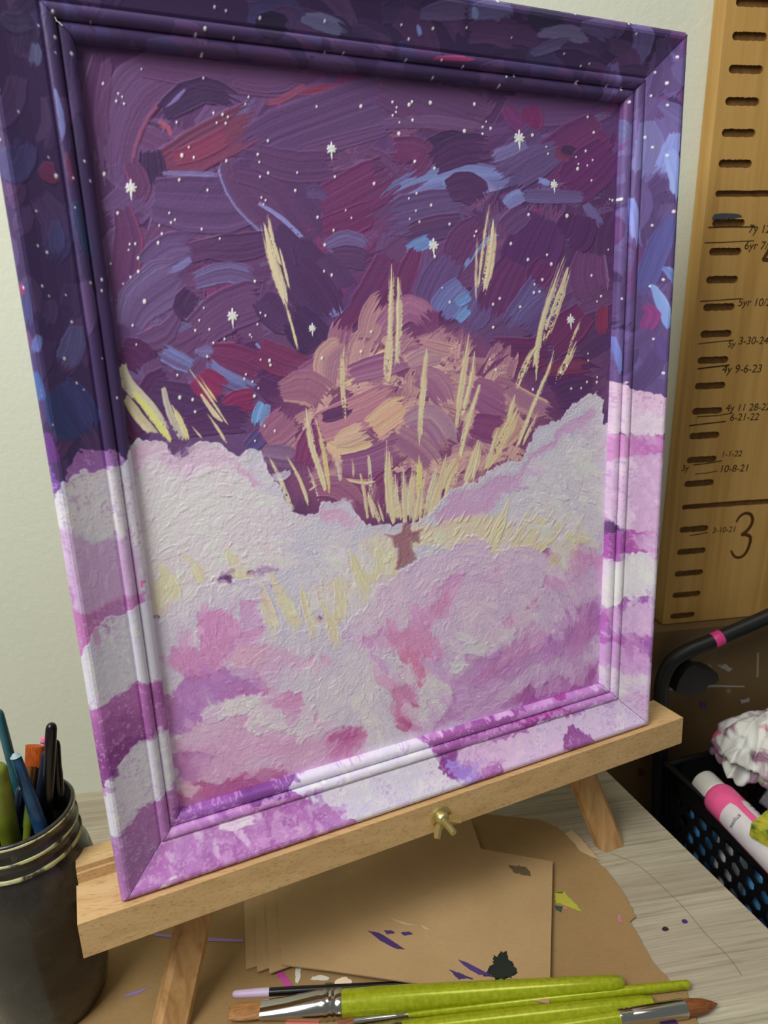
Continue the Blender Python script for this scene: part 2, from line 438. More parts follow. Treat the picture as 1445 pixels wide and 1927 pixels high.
    st(I_(1500, 900, 1400, 1000, 1300, 1160), 60, (104, 92, 152), (122, 128, 190))
    st(I_(420, 720, 540, 880, 640, 1010), 80, (82, 62, 110), P1, tap=(.8, 1, 1, 1))
    st(I_(530, 1120, 600, 1080, 660, 1040), 16, BL, LV)
    st(I_(260, 760, 400, 950, 560, 1200), 90, P2, (78, 60, 106))
    st(I_(250, 1100, 380, 1250, 500, 1400), 76, (76, 54, 102), P3)
    st(I_(30, 980, 160, 1120, 300, 1220), 60, (84, 60, 110), P2)
    st(I_(560, 1260, 700, 1100, 760, 1030), 34, PM, (110, 60, 106))
    # --- upper right
    st(B(-20, 320, 200, 400, 460, 480), 95, (96, 70, 116), P1)
    st(B(-20, 470, 200, 460, 470, 510), 26, (112, 92, 138), P1, edge=((140, 100, 150), -1))
    st(B(150, 560, 260, 520, 380, 560), 34, P3, (62, 46, 90))
    st(B(30, 560, 140, 580, 60, 660), 60, (104, 62, 110), PM)
    st(B(180, 620, 300, 560, 440, 560), 60, (66, 48, 92), P2)
    st(B(440, 400, 600, 420, 860, 400), 60, (96, 66, 118), (104, 76, 128))
    st(B(540, 400, 560, 450, 540, 500), 44, (120, 46, 104), PM)
    st(B(460, 400, 500, 460, 560, 500), 30, (104, 52, 108))
    st(J(1250, 250, 900, 500, 700, 700), 100, (98, 56, 112), PM)
    st(J(1300, 420, 1000, 700, 860, 760), 90, (104, 52, 112), (92, 54, 110))
    st(J(720, 260, 500, 500, 300, 640), 55, (94, 80, 134), P1)
    st(J(640, 370, 480, 440, 290, 520), 26, (120, 114, 168), LV, dry=.25)
    st(J(900, 430, 640, 560, 400, 720), 66, (104, 92, 146), (92, 76, 130), tap=(.6, 1, 1, .9))
    st(J(850, 440, 950, 480, 1000, 520), 24, R1, (104, 50, 88))
    st(J(900, 420, 980, 440, 1020, 460), 20, P3)
    st(J(280, 660, 340, 720, 420, 780), 14, (126, 118, 172))
    st(J(220, 660, 100, 680, -80, 700), 16, BB, (120, 140, 200), dry=.3)
    st(J(0, 760, 160, 720, 300, 860), 60, P2, (84, 64, 112))
    st(J(1090, 800, 800, 800, 480, 790), 28, (112, 104, 160), (96, 84, 140))
    st(J(460, 870, 540, 810, 640, 780), 30, (128, 140, 200), LV)
    st(J(820, 700, 740, 670, 690, 680), 14, (124, 128, 188), dry=.4)
    st(J(1090, 850, 1150, 940, 1240, 1050), 20, (112, 104, 162), LV, dry=.1)
    st(J(800, 950, 700, 1150, 540, 1500), 110, (96, 56, 116), (84, 52, 108))
    st(J(1050, 930, 1000, 1100, 900, 1180), 80, (84, 52, 106), DP)
    st(J(640, 900, 520, 1000, 420, 1100), 44, (98, 76, 134), P1)
    st(J(420, 1090, 260, 1180, 100, 1420), 16, (124, 134, 196), BL, tap=(.3, 1, .8, .3))
    st(J(280, 1010, 120, 1150, 40, 1380), 60, (106, 60, 112), (98, 70, 120))
    st(J(330, 1500, 240, 1700, 120, 1850), 60, (104, 90, 148), (112, 98, 156))
    st(J(70, 1640, 140, 1600, 200, 1560), 22, BB, (110, 130, 190))
    st(J(80, 1780, 150, 1700, 200, 1660), 22, BB, (110, 130, 190))
    st(J(560, 1300, 450, 1500, 330, 1820), 80, (94, 58, 114), PM)
    st(J(740, 1420, 640, 1600, 440, 1880), 44, (112, 116, 178), (96, 66, 122), dry=.15)
    st(J(800, 1300, 720, 1420, 660, 1500), 50, (94, 52, 112), PM)
    st(J(840, 1600, 700, 1750, 560, 1900), 60, (92, 68, 126), (110, 106, 166))
    st(J(1140, 1230, 1120, 1450, 1200, 1640), 76, (108, 66, 120), (116, 78, 130), edge=((140, 110, 160), -1))
    st(J(1240, 1650, 1220, 1800, 1260, 1920), 24, (140, 50, 90), R1)
    st(J(1100, 1700, 900, 1900, 760, 2050), 66, (104, 48, 96), PM)
    st(H(520, 60, 800, 100, 1050, 60), 60, (112, 50, 100), (96, 54, 108))
    st(H(600, 200, 420, 220, 400, 90), 44, (84, 70, 130), (120, 124, 188), dry=.1)
    st(H(940, 330, 1100, 230, 1350, 240), 60, (92, 48, 104), DP)
    st(H(1000, 420, 1150, 380, 1330, 360), 55, (86, 54, 108), P2)
    st(H(900, 230, 1100, 190, 1300, 190), 30, (118, 46, 90), R1)
    # --- left middle
    st(M_(350, 60, 480, 120, 560, 240), 60, (90, 46, 98), DP)
    st(M_(900, 210, 720, 120, 610, 40), 36, (96, 82, 134), (128, 140, 200), edge=((132, 150, 210), -1))
    st(M_(560, 150, 640, 290, 820, 380), 46, (112, 84, 136), P1)
    st(M_(740, 300, 620, 420, 760, 700), 80, (84, 54, 104), DP)
    st(M_(560, 380, 900, 470, 1400, 640), 64, (82, 56, 106), P2)
    st(M_(900, 80, 1020, 90, 1200, 20), 26, (120, 110, 164), LV, tap=(.3, 1, .7, .3))
    st(M_(1010, 120, 1250, 180, 1440, 260), 70, (124, 58, 106), (112, 56, 104))
    st(M_(1010, 150, 1120, 280, 1440, 410), 36, (86, 66, 116), (130, 140, 200), tap=(.5, 1, .9, .6), edge=((70, 44, 84), 1))
    st(M_(930, 260, 1000, 330, 1150, 420), 60, (134, 48, 96), (150, 64, 110))
    st(M_(1130, 520, 1240, 460, 1420, 440), 44, (150, 60, 106), (126, 48, 96))
    st(M_(1440, 470, 1410, 560, 1380, 680), 34, BB, (110, 140, 200), dry=.1)
    st(M_(820, 660, 1100, 600, 1400, 620), 56, (88, 54, 106), P2)
    st(M_(1300, 830, 1400, 730, 1460, 660), 34, (90, 84, 150), P1)
    st(M_(400, 560, 450, 660, 540, 760), 40, (96, 44, 90), (84, 46, 96))
    st(G(0, 20, 150, 140, 330, 190), 10, BL, (110, 120, 180))
    st(G(0, 60, 200, 160, 480, 230), 60, (130, 58, 102), (110, 56, 104), tap=(.8, 1, .9, .5))
    st(G(0, 300, 200, 400, 440, 430), 40, (96, 62, 112), DP)
    # --- the glow: mauve and cream strokes
    mv = [(146, 90, 136), (160, 108, 146), (134, 76, 130), (172, 122, 150), (122, 66, 122)]
    cr = (222, 184, 160)
    s.poly([(520, 760), (600, 660), (700, 610), (800, 600), (900, 640), (1000, 720), (1040, 790), (960, 900), (800, 990), (600, 980), (500, 860)], (126, 76, 124), (140, 88, 132), soft=30, warp=14)
    for i in range(150):
        a0 = RNG.rand()*6.28; r0 = 185*RNG.rand()**.6
        x = 755+r0*math.cos(a0)*1.35; y = 800+r0*math.sin(a0)*.92
        if y < 640 or x < 500 or x > 1030: continue
        a = -.5+(RNG.rand()-.5)*2.4; l = 50+RNG.rand()*70
        c = mv[RNG.randint(len(mv))]
        st([(x, y), (x+l*.5*math.cos(a), y+l*.5*math.sin(a)), (x+l*math.cos(a+.2), y+l*math.sin(a+.2))], 22+RNG.rand()*34, c, np.array(c)*.5+np.array(cr)*.5, th=1, contrast=.75, dry=.35*RNG.rand(), rag=.5)
    for i in range(80):
        x = 540+RNG.rand()*480; y = 650+RNG.rand()*300; a = -.6+(RNG.rand()-.5)*2.2; l = 30+RNG.rand()*60
        if (x-765)**2/1.6+(y-800)**2 > 170**2: continue
        st([(x, y), (x+l*.5*math.cos(a), y+l*.5*math.sin(a)), (x+l*math.cos(a+.3), y+l*math.sin(a+.3))], 10+RNG.rand()*20, (214, 176, 166), (196, 150, 158), th=1, dry=.7, rag=.5)
    st(I_(900, 1230, 1100, 1060, 1290, 1200), 52, (150, 92, 138), (176, 126, 156), tap=(.8, 1, 1, .7))
    st(G(500, 330, 520, 120, 700, 0), 50, (150, 96, 140), (214, 178, 160))
    st(G(620, 330, 760, 250, 900, 90, 1100, 90), 12, (228, 196, 158), cr)
    st(G(660, 250, 900, 180, 1150, 130), 46, (140, 82, 132), (178, 132, 158))
    st(G(1090, 180, 1250, 110, 1400, 100), 40, (196, 160, 168), (160, 110, 146))
    st(G(1200, 20, 1350, 60, 1450, 80), 26, (228, 190, 160), (170, 118, 146))
    st(G(160, 380, 380, 340, 560, 480), 66, (152, 98, 132), (172, 120, 142), edge=((226, 186, 150), 1), tap=(.5, 1, 1, .9))
    st(G(60, 720, 180, 620, 300, 520), 62, (146, 92, 132), (166, 110, 140), tap=(.6, 1, 1, .9))
    st(G(40, 820, 200, 850, 340, 860), 54, (118, 84, 132), (176, 150, 172))
    st(G(340, 900, 420, 700, 560, 640), 50, (142, 72, 124), (124, 70, 124))
    st(G(420, 640, 800, 500, 1100, 330), 70, (176, 118, 148), (206, 152, 156), tap=(.8, 1, 1, .8))
    st(G(470, 560, 600, 520, 720, 470), 26, (130, 78, 124), (96, 60, 110))
    st(G(830, 640, 980, 520, 1120, 440), 52, (228, 190, 158), (206, 152, 152), tap=(.9, 1, 1, .5))
    st(G(500, 730, 660, 800, 890, 720), 44, (232, 200, 158), (212, 176, 158), tap=(.3, 1, 1, .8))
    st(G(560, 740, 700, 680, 820, 620), 38, (208, 174, 162), (226, 192, 160), tap=(.5, 1, 1, .9))
    st(G(1130, 250, 1280, 300, 1400, 500), 52, (152, 96, 140), (186, 138, 158))
    st(G(1060, 600, 1260, 560, 1420, 800), 56, (160, 112, 150), (204, 180, 182), tap=(.5, 1, 1, .8))
    st(G(1000, 660, 1180, 780, 1330, 950), 50, (146, 92, 138), (190, 150, 158), dry=.1)
    st(G(600, 900, 820, 880, 1100, 740), 56, (132, 70, 126), (160, 112, 150))
    st(G(620, 990, 800, 1020, 990, 950), 6, (226, 192, 160))
    st(G(380, 1080, 460, 1020, 500, 940), 6, (226, 180, 158))
    st(G(420, 1060, 600, 1060, 780, 1240), 46, (170, 116, 144), (150, 88, 132))
    st(G(860, 1050, 960, 1000, 900, 1180), 40, (128, 66, 120), (150, 96, 140))
    st(H(400, 330, 560, 420, 660, 500), 60, (150, 92, 138), (168, 116, 148))
    st(H(440, 420, 560, 500, 700, 560), 40, (140, 80, 132), (162, 108, 146))
    st(H(660, 330, 780, 440, 1040, 560), 44, (146, 96, 138), (206, 166, 160), edge=((232, 196, 154), -1))
    st(H(680, 640, 800, 690, 1040, 560), 50, (128, 76, 124), (160, 112, 140))
    st(H(400, 600, 560, 640, 700, 640), 56, (128, 68, 124), (146, 90, 138))
    st(H(640, 560, 700, 620, 560, 760), 46, (196, 152, 148), (226, 194, 154), dry=.15)
    dk = (s.rgb.sum(2) < 370)[..., None]
    s.rgb[:] = np.where(dk, (s.rgb*.85+np.array((92, 62, 108), np.float32)*.15)*np.array((1.02, .96, .96), np.float32), s.rgb)
    # --- rays
    ry = (222, 202, 164); rw = (210, 202, 180); yy = (236, 222, 128)
    def ray(p, w, c=ry, c2=None, dry=0., tap=(.2, .8, 1, .35), rag=.45):
        c2 = c2 or (214, 200, 170); p = list(p)
        st(p, w*.74, c, c2, dry=.12+dry*.8, tap=tap, th=1.3, rag=.16, contrast=.6)
        st([(x+w*.25, y+2) for x, y in p], w*.42, c2, c, dry=.72, tap=(.1, 1, 1, .3), th=.7, rag=.3, op=.85)
        st([(x-w*.3, y) for x, y in p], w*.25, c, c2, dry=.72, tap=(.1, 1, 1, .3), th=.7, rag=.3, op=.8)
    ray(I_(60, 440, 130, 740, 200, 960, 240, 1120), 25); ray(I_(85, 380, 130, 600, 200, 800), 11)
    ray(I_(170, 620, 220, 820, 255, 980), 9, dry=.2); ray(I_(200, 980, 260, 1180, 320, 1420), 9, dry=.35)
    ray(I_(975, 720, 970, 1100, 950, 1560), 15, tap=(.1, .7, 1, 1, .8), rag=.03); ray(I_(1020, 820, 1030, 1150, 1010, 1560), 16, dry=.55, tap=(.3, 1, 1, .8))
    ray(G(960, 0, 950, 150, 945, 330), 22, dry=.25, tap=(1, 1, .9, .5)); ray(G(640, 20, 620, 260, 650, 620), 14, dry=.3)
    ray(J(340, 840, 290, 1150, 240, 1600), 9); ray(J(370, 950, 340, 1300, 270, 1640), 22, dry=.5); ray(J(240, 1100, 230, 1400, 230, 1680), 8, dry=.6)
    ray(J(940, 1240, 860, 1450, 740, 1850, 680, 2300), 16, tap=(.1, .6, 1, 1), dry=.1); ray(J(960, 1340, 880, 1600, 740, 2000), 22, dry=.58)
    ray(H(880, 20, 790, 180, 720, 380), 16, dry=.4); ray(H(720, 380, 690, 500, 650, 640), 14, dry=.6)
    ray(H(1160, 0, 1080, 160, 990, 330), 16, dry=.6); ray(J(1070, 1740, 1000, 1900, 940, 2050), 8, dry=.3)
    ray(H(1000, 50, 960, 200, 850, 460, 780, 640, 690, 870), 11, tap=(.3, .8, 1, 1, .8), rag=.02)
    ray(H(890, 500, 820, 640, 760, 780), 8, dry=.3)
    ray(H(390, -60, 360, 150, 310, 500, 290, 720), 15, dry=.3); ray(H(430, 60, 400, 300, 310, 640), 12, dry=.5)
    ray(H(470, 300, 400, 520, 350, 700, 310, 920), 13, dry=.15, tap=(.5, 1, 1, .7)); ray(H(470, 700, 440, 880, 400, 1050), 14, dry=.2)
    ray(H(740, 480, 640, 680, 500, 960), 26, c=(224, 196, 156), dry=.25); ray(H(600, 620, 560, 760, 500, 960), 14, dry=.2)
    ray(H(90, 60, 60, 300, 40, 600, 40, 800), 15, dry=.35, tap=(.6, 1, 1, .6)); ray(H(30, 820, 30, 950, 20, 1150), 15, c=yy, c2=ry)
    ray(G(1220, 200, 1200, 420, 1170, 620), 14, dry=.4)
    ray(M_(340, 170, 400, 330, 560, 500, 760, 830), 34, c=rw, c2=(190, 180, 160), dry=.3, tap=(1, 1, .9, .3))
    ray(M_(380, 420, 500, 600, 640, 740), 28, c=(196, 184, 150), dry=.2, tap=(.6, 1, 1, .7))
    ray(M_(430, 380, 560, 530, 680, 700, 780, 820), 18, c=yy, c2=(224, 214, 140), tap=(.5, 1, .9, .5)); ray(M_(730, 480, 800, 620, 870, 790), 18, c=yy, c2=rw, dry=.1)
    ray(M_(670, 350, 720, 560, 840, 800), 18, c=rw, c2=(180, 170, 168), dry=.5, tap=(.8, 1, 1, .8)); ray(M_(880, 640, 920, 690, 980, 760), 7, c=rw, dry=.5)
    ray(M_(860, 210, 1000, 400, 1190, 690), 8, dry=.25); ray(M_(940, 260, 1000, 360, 1100, 500), 7, c=(232, 190, 130), dry=.25); ray(M_(950, 400, 1060, 560, 1150, 640), 13, dry=.35, tap=(.5, 1, 1, .4)); ray(M_(1000, 550, 1090, 680, 1160, 800), 9, dry=.2)
    ray(G(360, 460, 400, 740, 470, 960, 530, 1180), 17, tap=(.15, .8, 1, .5)); ray(G(430, 560, 490, 800, 540, 1150), 12, c=(234, 200, 130), dry=.2)
    ray(G(90, 820, 180, 1000, 290, 1290), 14, c=rw, dry=.3); ray(G(210, 810, 320, 1000, 400, 1240), 12, dry=.15); ray(G(370, 900, 410, 1000, 460, 1180), 9, c=rw, dry=.6)
    ray(G(570, 820, 600, 920, 610, 1040), 12, c=(196, 170, 190), dry=.75); ray(G(690, 840, 700, 920, 700, 1000), 6, dry=.3); ray(G(810, 820, 820, 950, 830, 1150), 10, c=rw, dry=.55, tap=(1, 1, 1, 1)); ray(G(750, 950, 780, 1100, 810, 1310), 10, dry=.3, tap=(.4, 1, 1, .8)); ray(G(800, 1080, 840, 1200, 850, 1300), 14, dry=.5)
    ray(G(940, 700, 940, 1000, 950, 1330), 12, dry=.2); ray(G(960, 790, 970, 1050, 1010, 1330), 16)
    ray(G(1000, 950, 1010, 1150, 1030, 1330), 14, c=rw, dry=.45); ray(G(1060, 900, 1060, 1100, 1070, 1280), 12, c=rw, dry=.4)
    ray(G(1110, 980, 1100, 1150, 1100, 1300), 13, c=(230, 202, 166)); ray(G(1160, 1100, 1170, 1200, 1150, 1300), 14, dry=.4, c=rw)
    ray(G(1370, 800, 1320, 1050, 1260, 1280), 12); ray(G(1420, 850, 1400, 1000, 1350, 1150), 24, dry=.5, c=(214, 192, 160)); ray(G(1300, 900, 1260, 1080, 1220, 1260), 18, dry=.5, c=rw)
    ray(H(230, 800, 180, 1000, 120, 1260), 10, c=(232, 200, 158)); ray(H(300, 840, 240, 960, 180, 1080), 24, dry=.4, c=(214, 190, 150)); ray(H(460, 700, 400, 900, 340, 1060), 16, dry=.45, c=(214, 190, 150))
    for i in range(34):
        x = 712+RNG.rand()*150; f = (x-762)/100; y1 = 1000-abs(f)*12-RNG.rand()*16
        l = 40+RNG.rand()*75
        ray([(x+f*16+f*l*.42, y1-l), (x+f*8+f*l*.2, y1-l*.5), (x, y1)], 5+RNG.rand()*8, c=[ry, rw, (226, 196, 166)][i % 3], dry=RNG.rand()*.5)
    # --- clouds : back bank
    def p(P, *a, **k):
        k.setdefault('soft', 3.5); k.setdefault('warp', 7); k.setdefault('fine', 4); s.poly(P, *a, **k)
    W1 = (214, 204, 220); W2 = (220, 206, 222); W3 = (204, 200, 218); PKc = (214, 176, 208); PK2 = (206, 150, 196)
    MG = (186, 118, 180); LIL = (202, 172, 212); PD = (164, 96, 162); CRM = (230, 214, 186)
    s.poly([(200, 850), (235, 850), (262, 826), (290, 826), (312, 835), (322, 858), (338, 858), (350, 842), (385, 832), (415, 832), (432, 848), (452, 858), (462, 842), (480, 845), (495, 870), (520, 912), (538, 940), (550, 962), (575, 968), (597, 966), (602, 950), (628, 940), (655, 950), (678, 968), (690, 985), (718, 985), (735, 990), (790, 985), (806, 968), (830, 940), (872, 912), (900, 905), (935, 878), (960, 868), (982, 870), (1000, 826), (1020, 800), (1046, 792), (1075, 760), (1102, 745), (1122, 738), (1136, 752), (1140, 800), (1200, 800), (1200, 1620), (200, 1620)], W3, W1, warp=4, th=1.2)
    p(M_(440, 830, 560, 750, 690, 800, 740, 900, 850, 850, 1000, 800, 1130, 840, 1280, 960, 1420, 1100, 1300, 1120, 1100, 950, 800, 1020, 640, 920, 540, 930, 450, 1000), PKc, (214, 188, 212))
    p(M_(1290, 820, 1390, 820, 1430, 960, 1320, 980), W3, W3)
    p(M_(470, 990, 560, 900, 660, 950, 740, 1060, 980, 980, 1120, 930, 1250, 1010, 1400, 1150, 1520, 1400, 1500, 1800, 900, 1800, 600, 1900, 440, 1500), (224, 212, 222), (218, 206, 220), th=1)
    p(G(440, 1240, 560, 1170, 700, 1180, 770, 1300, 650, 1330, 480, 1300), PKc, (208, 190, 214))
    p(G(560, 1180, 620, 1140, 700, 1170, 740, 1250, 660, 1230), W3, W3)
    p(H(150, 1230, 280, 1110, 520, 1010, 760, 930, 960, 700, 1150, 540, 1290, 480, 1300, 560, 1120, 640, 900, 850, 700, 1050, 560, 1200, 380, 1330, 180, 1400), (204, 166, 206), (208, 178, 212), soft=5)
    p(H(720, 1010, 900, 830, 1130, 660, 1280, 570, 1360, 620, 1340, 1000, 1300, 1350, 1130, 1440, 900, 1440, 560, 1430, 620, 1200), (210, 204, 222), (216, 204, 220), soft=4)
    # purple gaps peeping between banks
    for q in (K(600, 120, 700, 90, 710, 140, 620, 150), K(430, 150, 500, 130, 530, 190, 440, 200), K(20, 330, 80, 330, 60, 400, 10, 400), K(750, 200, 800, 230, 790, 260), K(1020, 390, 1070, 400, 1050, 430)):
        p(q, (132, 84, 140), (112, 70, 124), warp=1.5)
    p(H(870, 1510, 960, 1480, 940, 1570, 890, 1560), (150, 84, 150), warp=2); p(L_(870, 60, 940, 50, 930, 90, 880, 90), (176, 140, 176), warp=2)
    # cream light striking the bank
    p(H(-100, 1360, 200, 1330, 400, 1280, 620, 1260, 700, 1350, 600, 1540, 300, 1480, 100, 1480, -60, 1480), (226, 206, 186), (222, 204, 192), soft=6, warp=8)
    p(G(820, 1400, 960, 1380, 1000, 1700, 700, 1780, 560, 1850, 300, 1880, 560, 1680), (226, 208, 190), (220, 206, 204), soft=8, warp=8, op=.75)
    def cs(q, w, c=CRM, op=.95): st(q, w, c, (226, 204, 170), th=1.3, tap=(.15, .7, 1, .9), rag=.06, dry=.02, op=op)
    for q, w in ((H(680, 1130, 600, 1350, 520, 1540), 22), (H(990, 1130, 880, 1330, 720, 1580), 26), (H(830, 1190, 760, 1360, 680, 1520), 16), (H(1110, 1230, 980, 1400, 800, 1560), 22), (H(1220, 1240, 1120, 1380, 940, 1640), 20), (H(1280, 1380, 1200, 1420, 1120, 1440), 20),
                 (K(60, 60, 120, 180, 150, 330), 40), (K(10, 160, 60, 250, 60, 400), 30), (K(190, 0, 280, 80, 330, 200), 24), (K(470, -30, 520, 50, 560, 150), 28), (K(660, 120, 720, 300, 780, 480), 26), (K(740, 100, 820, 280, 930, 470), 26), (K(930, 160, 960, 300, 1010, 460), 18), (K(1130, 90, 1180, 240, 1180, 420), 26), (K(1250, 0, 1290, 130, 1340, 260), 26), (K(1400, -20, 1420, 80, 1400, 180), 24), (K(1060, 300, 1110, 380, 1160, 460), 24), (K(540, 60, 560, 120, 590, 160), 16),
                 (G(860, 1400, 900, 1550, 930, 1700), 24), (G(760, 1500, 800, 1600, 830, 1750), 18), (G(660, 1480, 720, 1600, 780, 1740), 18), (G(960, 1420, 980, 1550, 980, 1700), 20)):
        cs(q, w)
    st(K(690, 210, 740, 330, 760, 420), 14, (232, 200, 180), th=1)
    for i in range(46):
        x = 790+RNG.rand()*260; y = 985+RNG.rand()*45; l = 20+RNG.rand()*34
        st([(x+l*.45, y-l*.7), (x, y)], 3+RNG.rand()*4, (236, 214, 178), (214, 190, 170), th=2, tap=(.2, 1, .8), op=.8)
    # --- middle bank
    p(K(20, 460, 110, 410, 180, 350, 230, 260, 330, 205, 480, 215, 560, 180, 640, 150, 700, 190, 660, 300, 740, 460, 760, 520, 830, 480, 940, 500, 1020, 460, 1150, 470, 1300, 560, 1400, 620, 1640, 700, 1900, 900, 1900, 1300, 1900, 1700, 100, 1700), (206, 196, 216), W1, th=1.2, soft=1.2)
    p(K(300, 480, 330, 390, 430, 365, 500, 390, 560, 440, 560, 300, 660, 310, 700, 420, 690, 560, 560, 590, 500, 700, 330, 760, 200, 780, 110, 660, 120, 590, 310, 600), (208, 146, 196), (212, 162, 204))
    p(K(560, 310, 660, 300, 700, 420, 640, 500, 560, 440), (210, 164, 208), (204, 172, 214))
    p(K(500, 540, 570, 480, 660, 490, 700, 560, 600, 560, 560, 640, 510, 610), (206, 142, 192), (202, 150, 200))
    p(K(470, 700, 560, 580, 700, 560, 900, 600, 1120, 640, 1180, 700, 1000, 690, 850, 720, 820, 800, 780, 900, 600, 880, 700, 780), (210, 176, 210), (216, 170, 200), soft=5)
    p(K(100, 940, 200, 840, 240, 750, 440, 730, 500, 740, 620, 730, 740, 800, 680, 880, 500, 900, 360, 960, 300, 1080, 140, 1150), MG, (184, 130, 196))
    p(K(480, 740, 640, 730, 650, 790, 560, 770), (188, 160, 210), LIL)
    p(K(150, 1200, 300, 1040, 420, 960, 760, 950, 960, 960, 1100, 1060, 1130, 1150, 1240, 1200, 1300, 1260, 900, 1400, 300, 1560, 200, 1420), (210, 164, 202), (212, 178, 210), soft=3)
    p(K(410, 1000, 540, 890, 700, 880, 760, 960, 900, 980, 1000, 1020, 1090, 1100, 960, 1140, 860, 1090, 760, 1110, 680, 1140, 620, 1090, 620, 1000, 460, 1030), (218, 206, 222), W1, th=1.5)
    p(K(760, 950, 870, 850, 930, 860, 980, 970, 1060, 990, 1020, 1010, 920, 980, 840, 970), (204, 136, 186), (210, 156, 200), warp=2)
    p(K(1080, 1170, 1120, 1080, 1200, 1060, 1290, 1090, 1350, 1180, 1230, 1180, 1130, 1160), (188, 106, 164), (204, 140, 186))
    p(K(1060, 1050, 1120, 1030, 1140, 1070), (206, 136, 186)); p(K(1230, 1240, 1340, 1180, 1360, 1250, 1240, 1270), (208, 156, 192), soft=4)
    p(K(160, 1250, 300, 1230, 420, 1250, 360, 1330, 300, 1420, 180, 1400), (180, 118, 180), (196, 140, 194), soft=4)
    p(K(600, 1250, 700, 1200, 900, 1130, 1000, 1180, 900, 1240, 700, 1260), (206, 160, 200), soft=4)
    p(K(160, 1480, 300, 1410, 440, 1440, 560, 1360, 600, 1410, 720, 1330, 850, 1340, 840, 1400, 600, 1600, 180, 1620), (176, 92, 150), (196, 130, 176), warp=4)
    p(K(210, 1430, 330, 1450, 270, 1520, 190, 1480), (222, 178, 200), warp=3)
    # --- right middle bank
    p(L_(-110, 600, -60, 480, 30, 430, 90, 330, 200, 240, 300, 160, 340, 90, 420, 75, 510, 95, 580, 30, 640, 25, 720, 60, 770, 150, 850, 80, 950, 70, 1010, 120, 1040, 200, 1010, 330, 1360, 330, 1360, 900, 300, 1200, 330, 1000, 210, 720, 60, 660, -20, 640), (208, 184, 216), (214, 190, 216), th=1.3, soft=1.2)
    p(L_(1030, 230, 1150, 180, 1200, 70, 1270, 65, 1400, 100, 1400, 300, 1100, 250, 1060, 320, 1010, 320), (206, 150, 200), (208, 160, 206))
    p(L_(1130, 240, 1290, 190, 1400, 200, 1400, 400, 1000, 520, 980, 440, 1090, 300), (204, 172, 212), (206, 184, 218), soft=5)
    p(L_(300, 160, 340, 90, 420, 75, 500, 100, 440, 130), W3, W3)
    p(L_(340, 480, 420, 400, 440, 320, 520, 240, 590, 250, 500, 350, 510, 470, 430, 500, 380, 620, 400, 680, 560, 700, 450, 760, 390, 780, 400, 880, 340, 890, 250, 850, 210, 740, 150, 660, 60, 660, -20, 650, -20, 580, 60, 600, 130, 540, 220, 570), (212, 148, 192), (208, 158, 206), warp=4)
    p(L_(210, 680, 390, 680, 400, 880, 340, 890, 250, 850), (212, 138, 180), (206, 140, 184), warp=3)
    p(L_(800, 220, 900, 110, 930, 130, 850, 180), (212, 166, 206), soft=3); p(L_(930, 440, 1000, 360, 980, 430), (196, 110, 156), warp=2)
    p(L_(660, 290, 790, 170, 780, 220, 690, 290), (206, 158, 200), soft=5); p(L_(720, 560, 870, 470, 900, 560, 830, 590, 700, 620), (208, 160, 202), soft=5)
    p(L_(440, 760, 560, 690, 700, 560, 880, 540, 800, 620, 620, 730, 500, 830, 500, 940, 430, 1080, 330, 1120, 340, 900, 210, 700, 160, 670, 300, 860, 400, 880), (214, 208, 222), W1, th=1.3)
    p(L_(430, 830, 400, 770, 500, 700, 560, 700, 490, 780), (190, 156, 204), soft=2)
    p(L_(480, 1000, 520, 880, 640, 730, 800, 640, 980, 550, 1350, 380, 1350, 900, 900, 970, 400, 1130), (192, 142, 198), (198, 158, 208), soft=6)
    p(L_(1000, 520, 1200, 430, 1360, 370, 1360, 560, 1150, 640, 900, 700, 760, 830, 640, 860, 760, 700), (188, 126, 188), (178, 120, 190), soft=9)
    p(L_(950, 520, 1100, 560, 950, 680, 780, 760, 850, 640), (204, 148, 200), soft=8)
    p(L_(1100, 700, 1220, 690, 1360, 560, 1360, 700, 1200, 760, 1000, 820, 880, 960, 760, 980, 800, 850), (206, 176, 214), (208, 186, 218), soft=7)
    p(L_(940, 880, 1120, 830, 1200, 770, 1350, 740, 1350, 880, 900, 990), (164, 90, 160), (178, 108, 172), soft=4)
    p(L_(160, 900, 250, 860, 320, 900, 330, 1050, 320, 1160, 240, 1130, 200, 1060), (204, 138, 184), (208, 170, 206), warp=3)
    p(L_(210, 1060, 330, 1060, 340, 1160, 280, 1150), (184, 96, 148), (200, 130, 180), warp=3); p(L_(270, 970, 330, 980, 310, 1010), (190, 96, 146), warp=2)
    p(L_(40, 680, 130, 720, 220, 830, 160, 850, 100, 760), (198, 160, 208), warp=3); p(L_(-30, 1100, 20, 1120, 40, 1190, -30, 1240), (198, 126, 176), warp=3)
    # painterly dabs over every cloud, picking up the colour beneath
    def incl(x, y):
        if y > 1010: return True
        return (y > 880 and (x < 520 or x > 960)) or (y > 850 and x < 460) or (y > 800 and x > 1060)
    def cang(x, y):
        return math.atan2(y-1180, x-(480 if x < 700 else 900))+1.57
    s.dabs(incl, 650, 36, 20, 10, cang, th=1.2, mx=.25, dry=.3)
    s.dabs(incl, 1300, 24, 12, 9, cang, th=1.3, mx=.12, dry=.35)
    s.dabs(incl, 1300, 15, 6, 14, cang, th=1.9, mx=.12, dry=.4)
    # the small robed figure with open arms
    FG = (160, 116, 128)
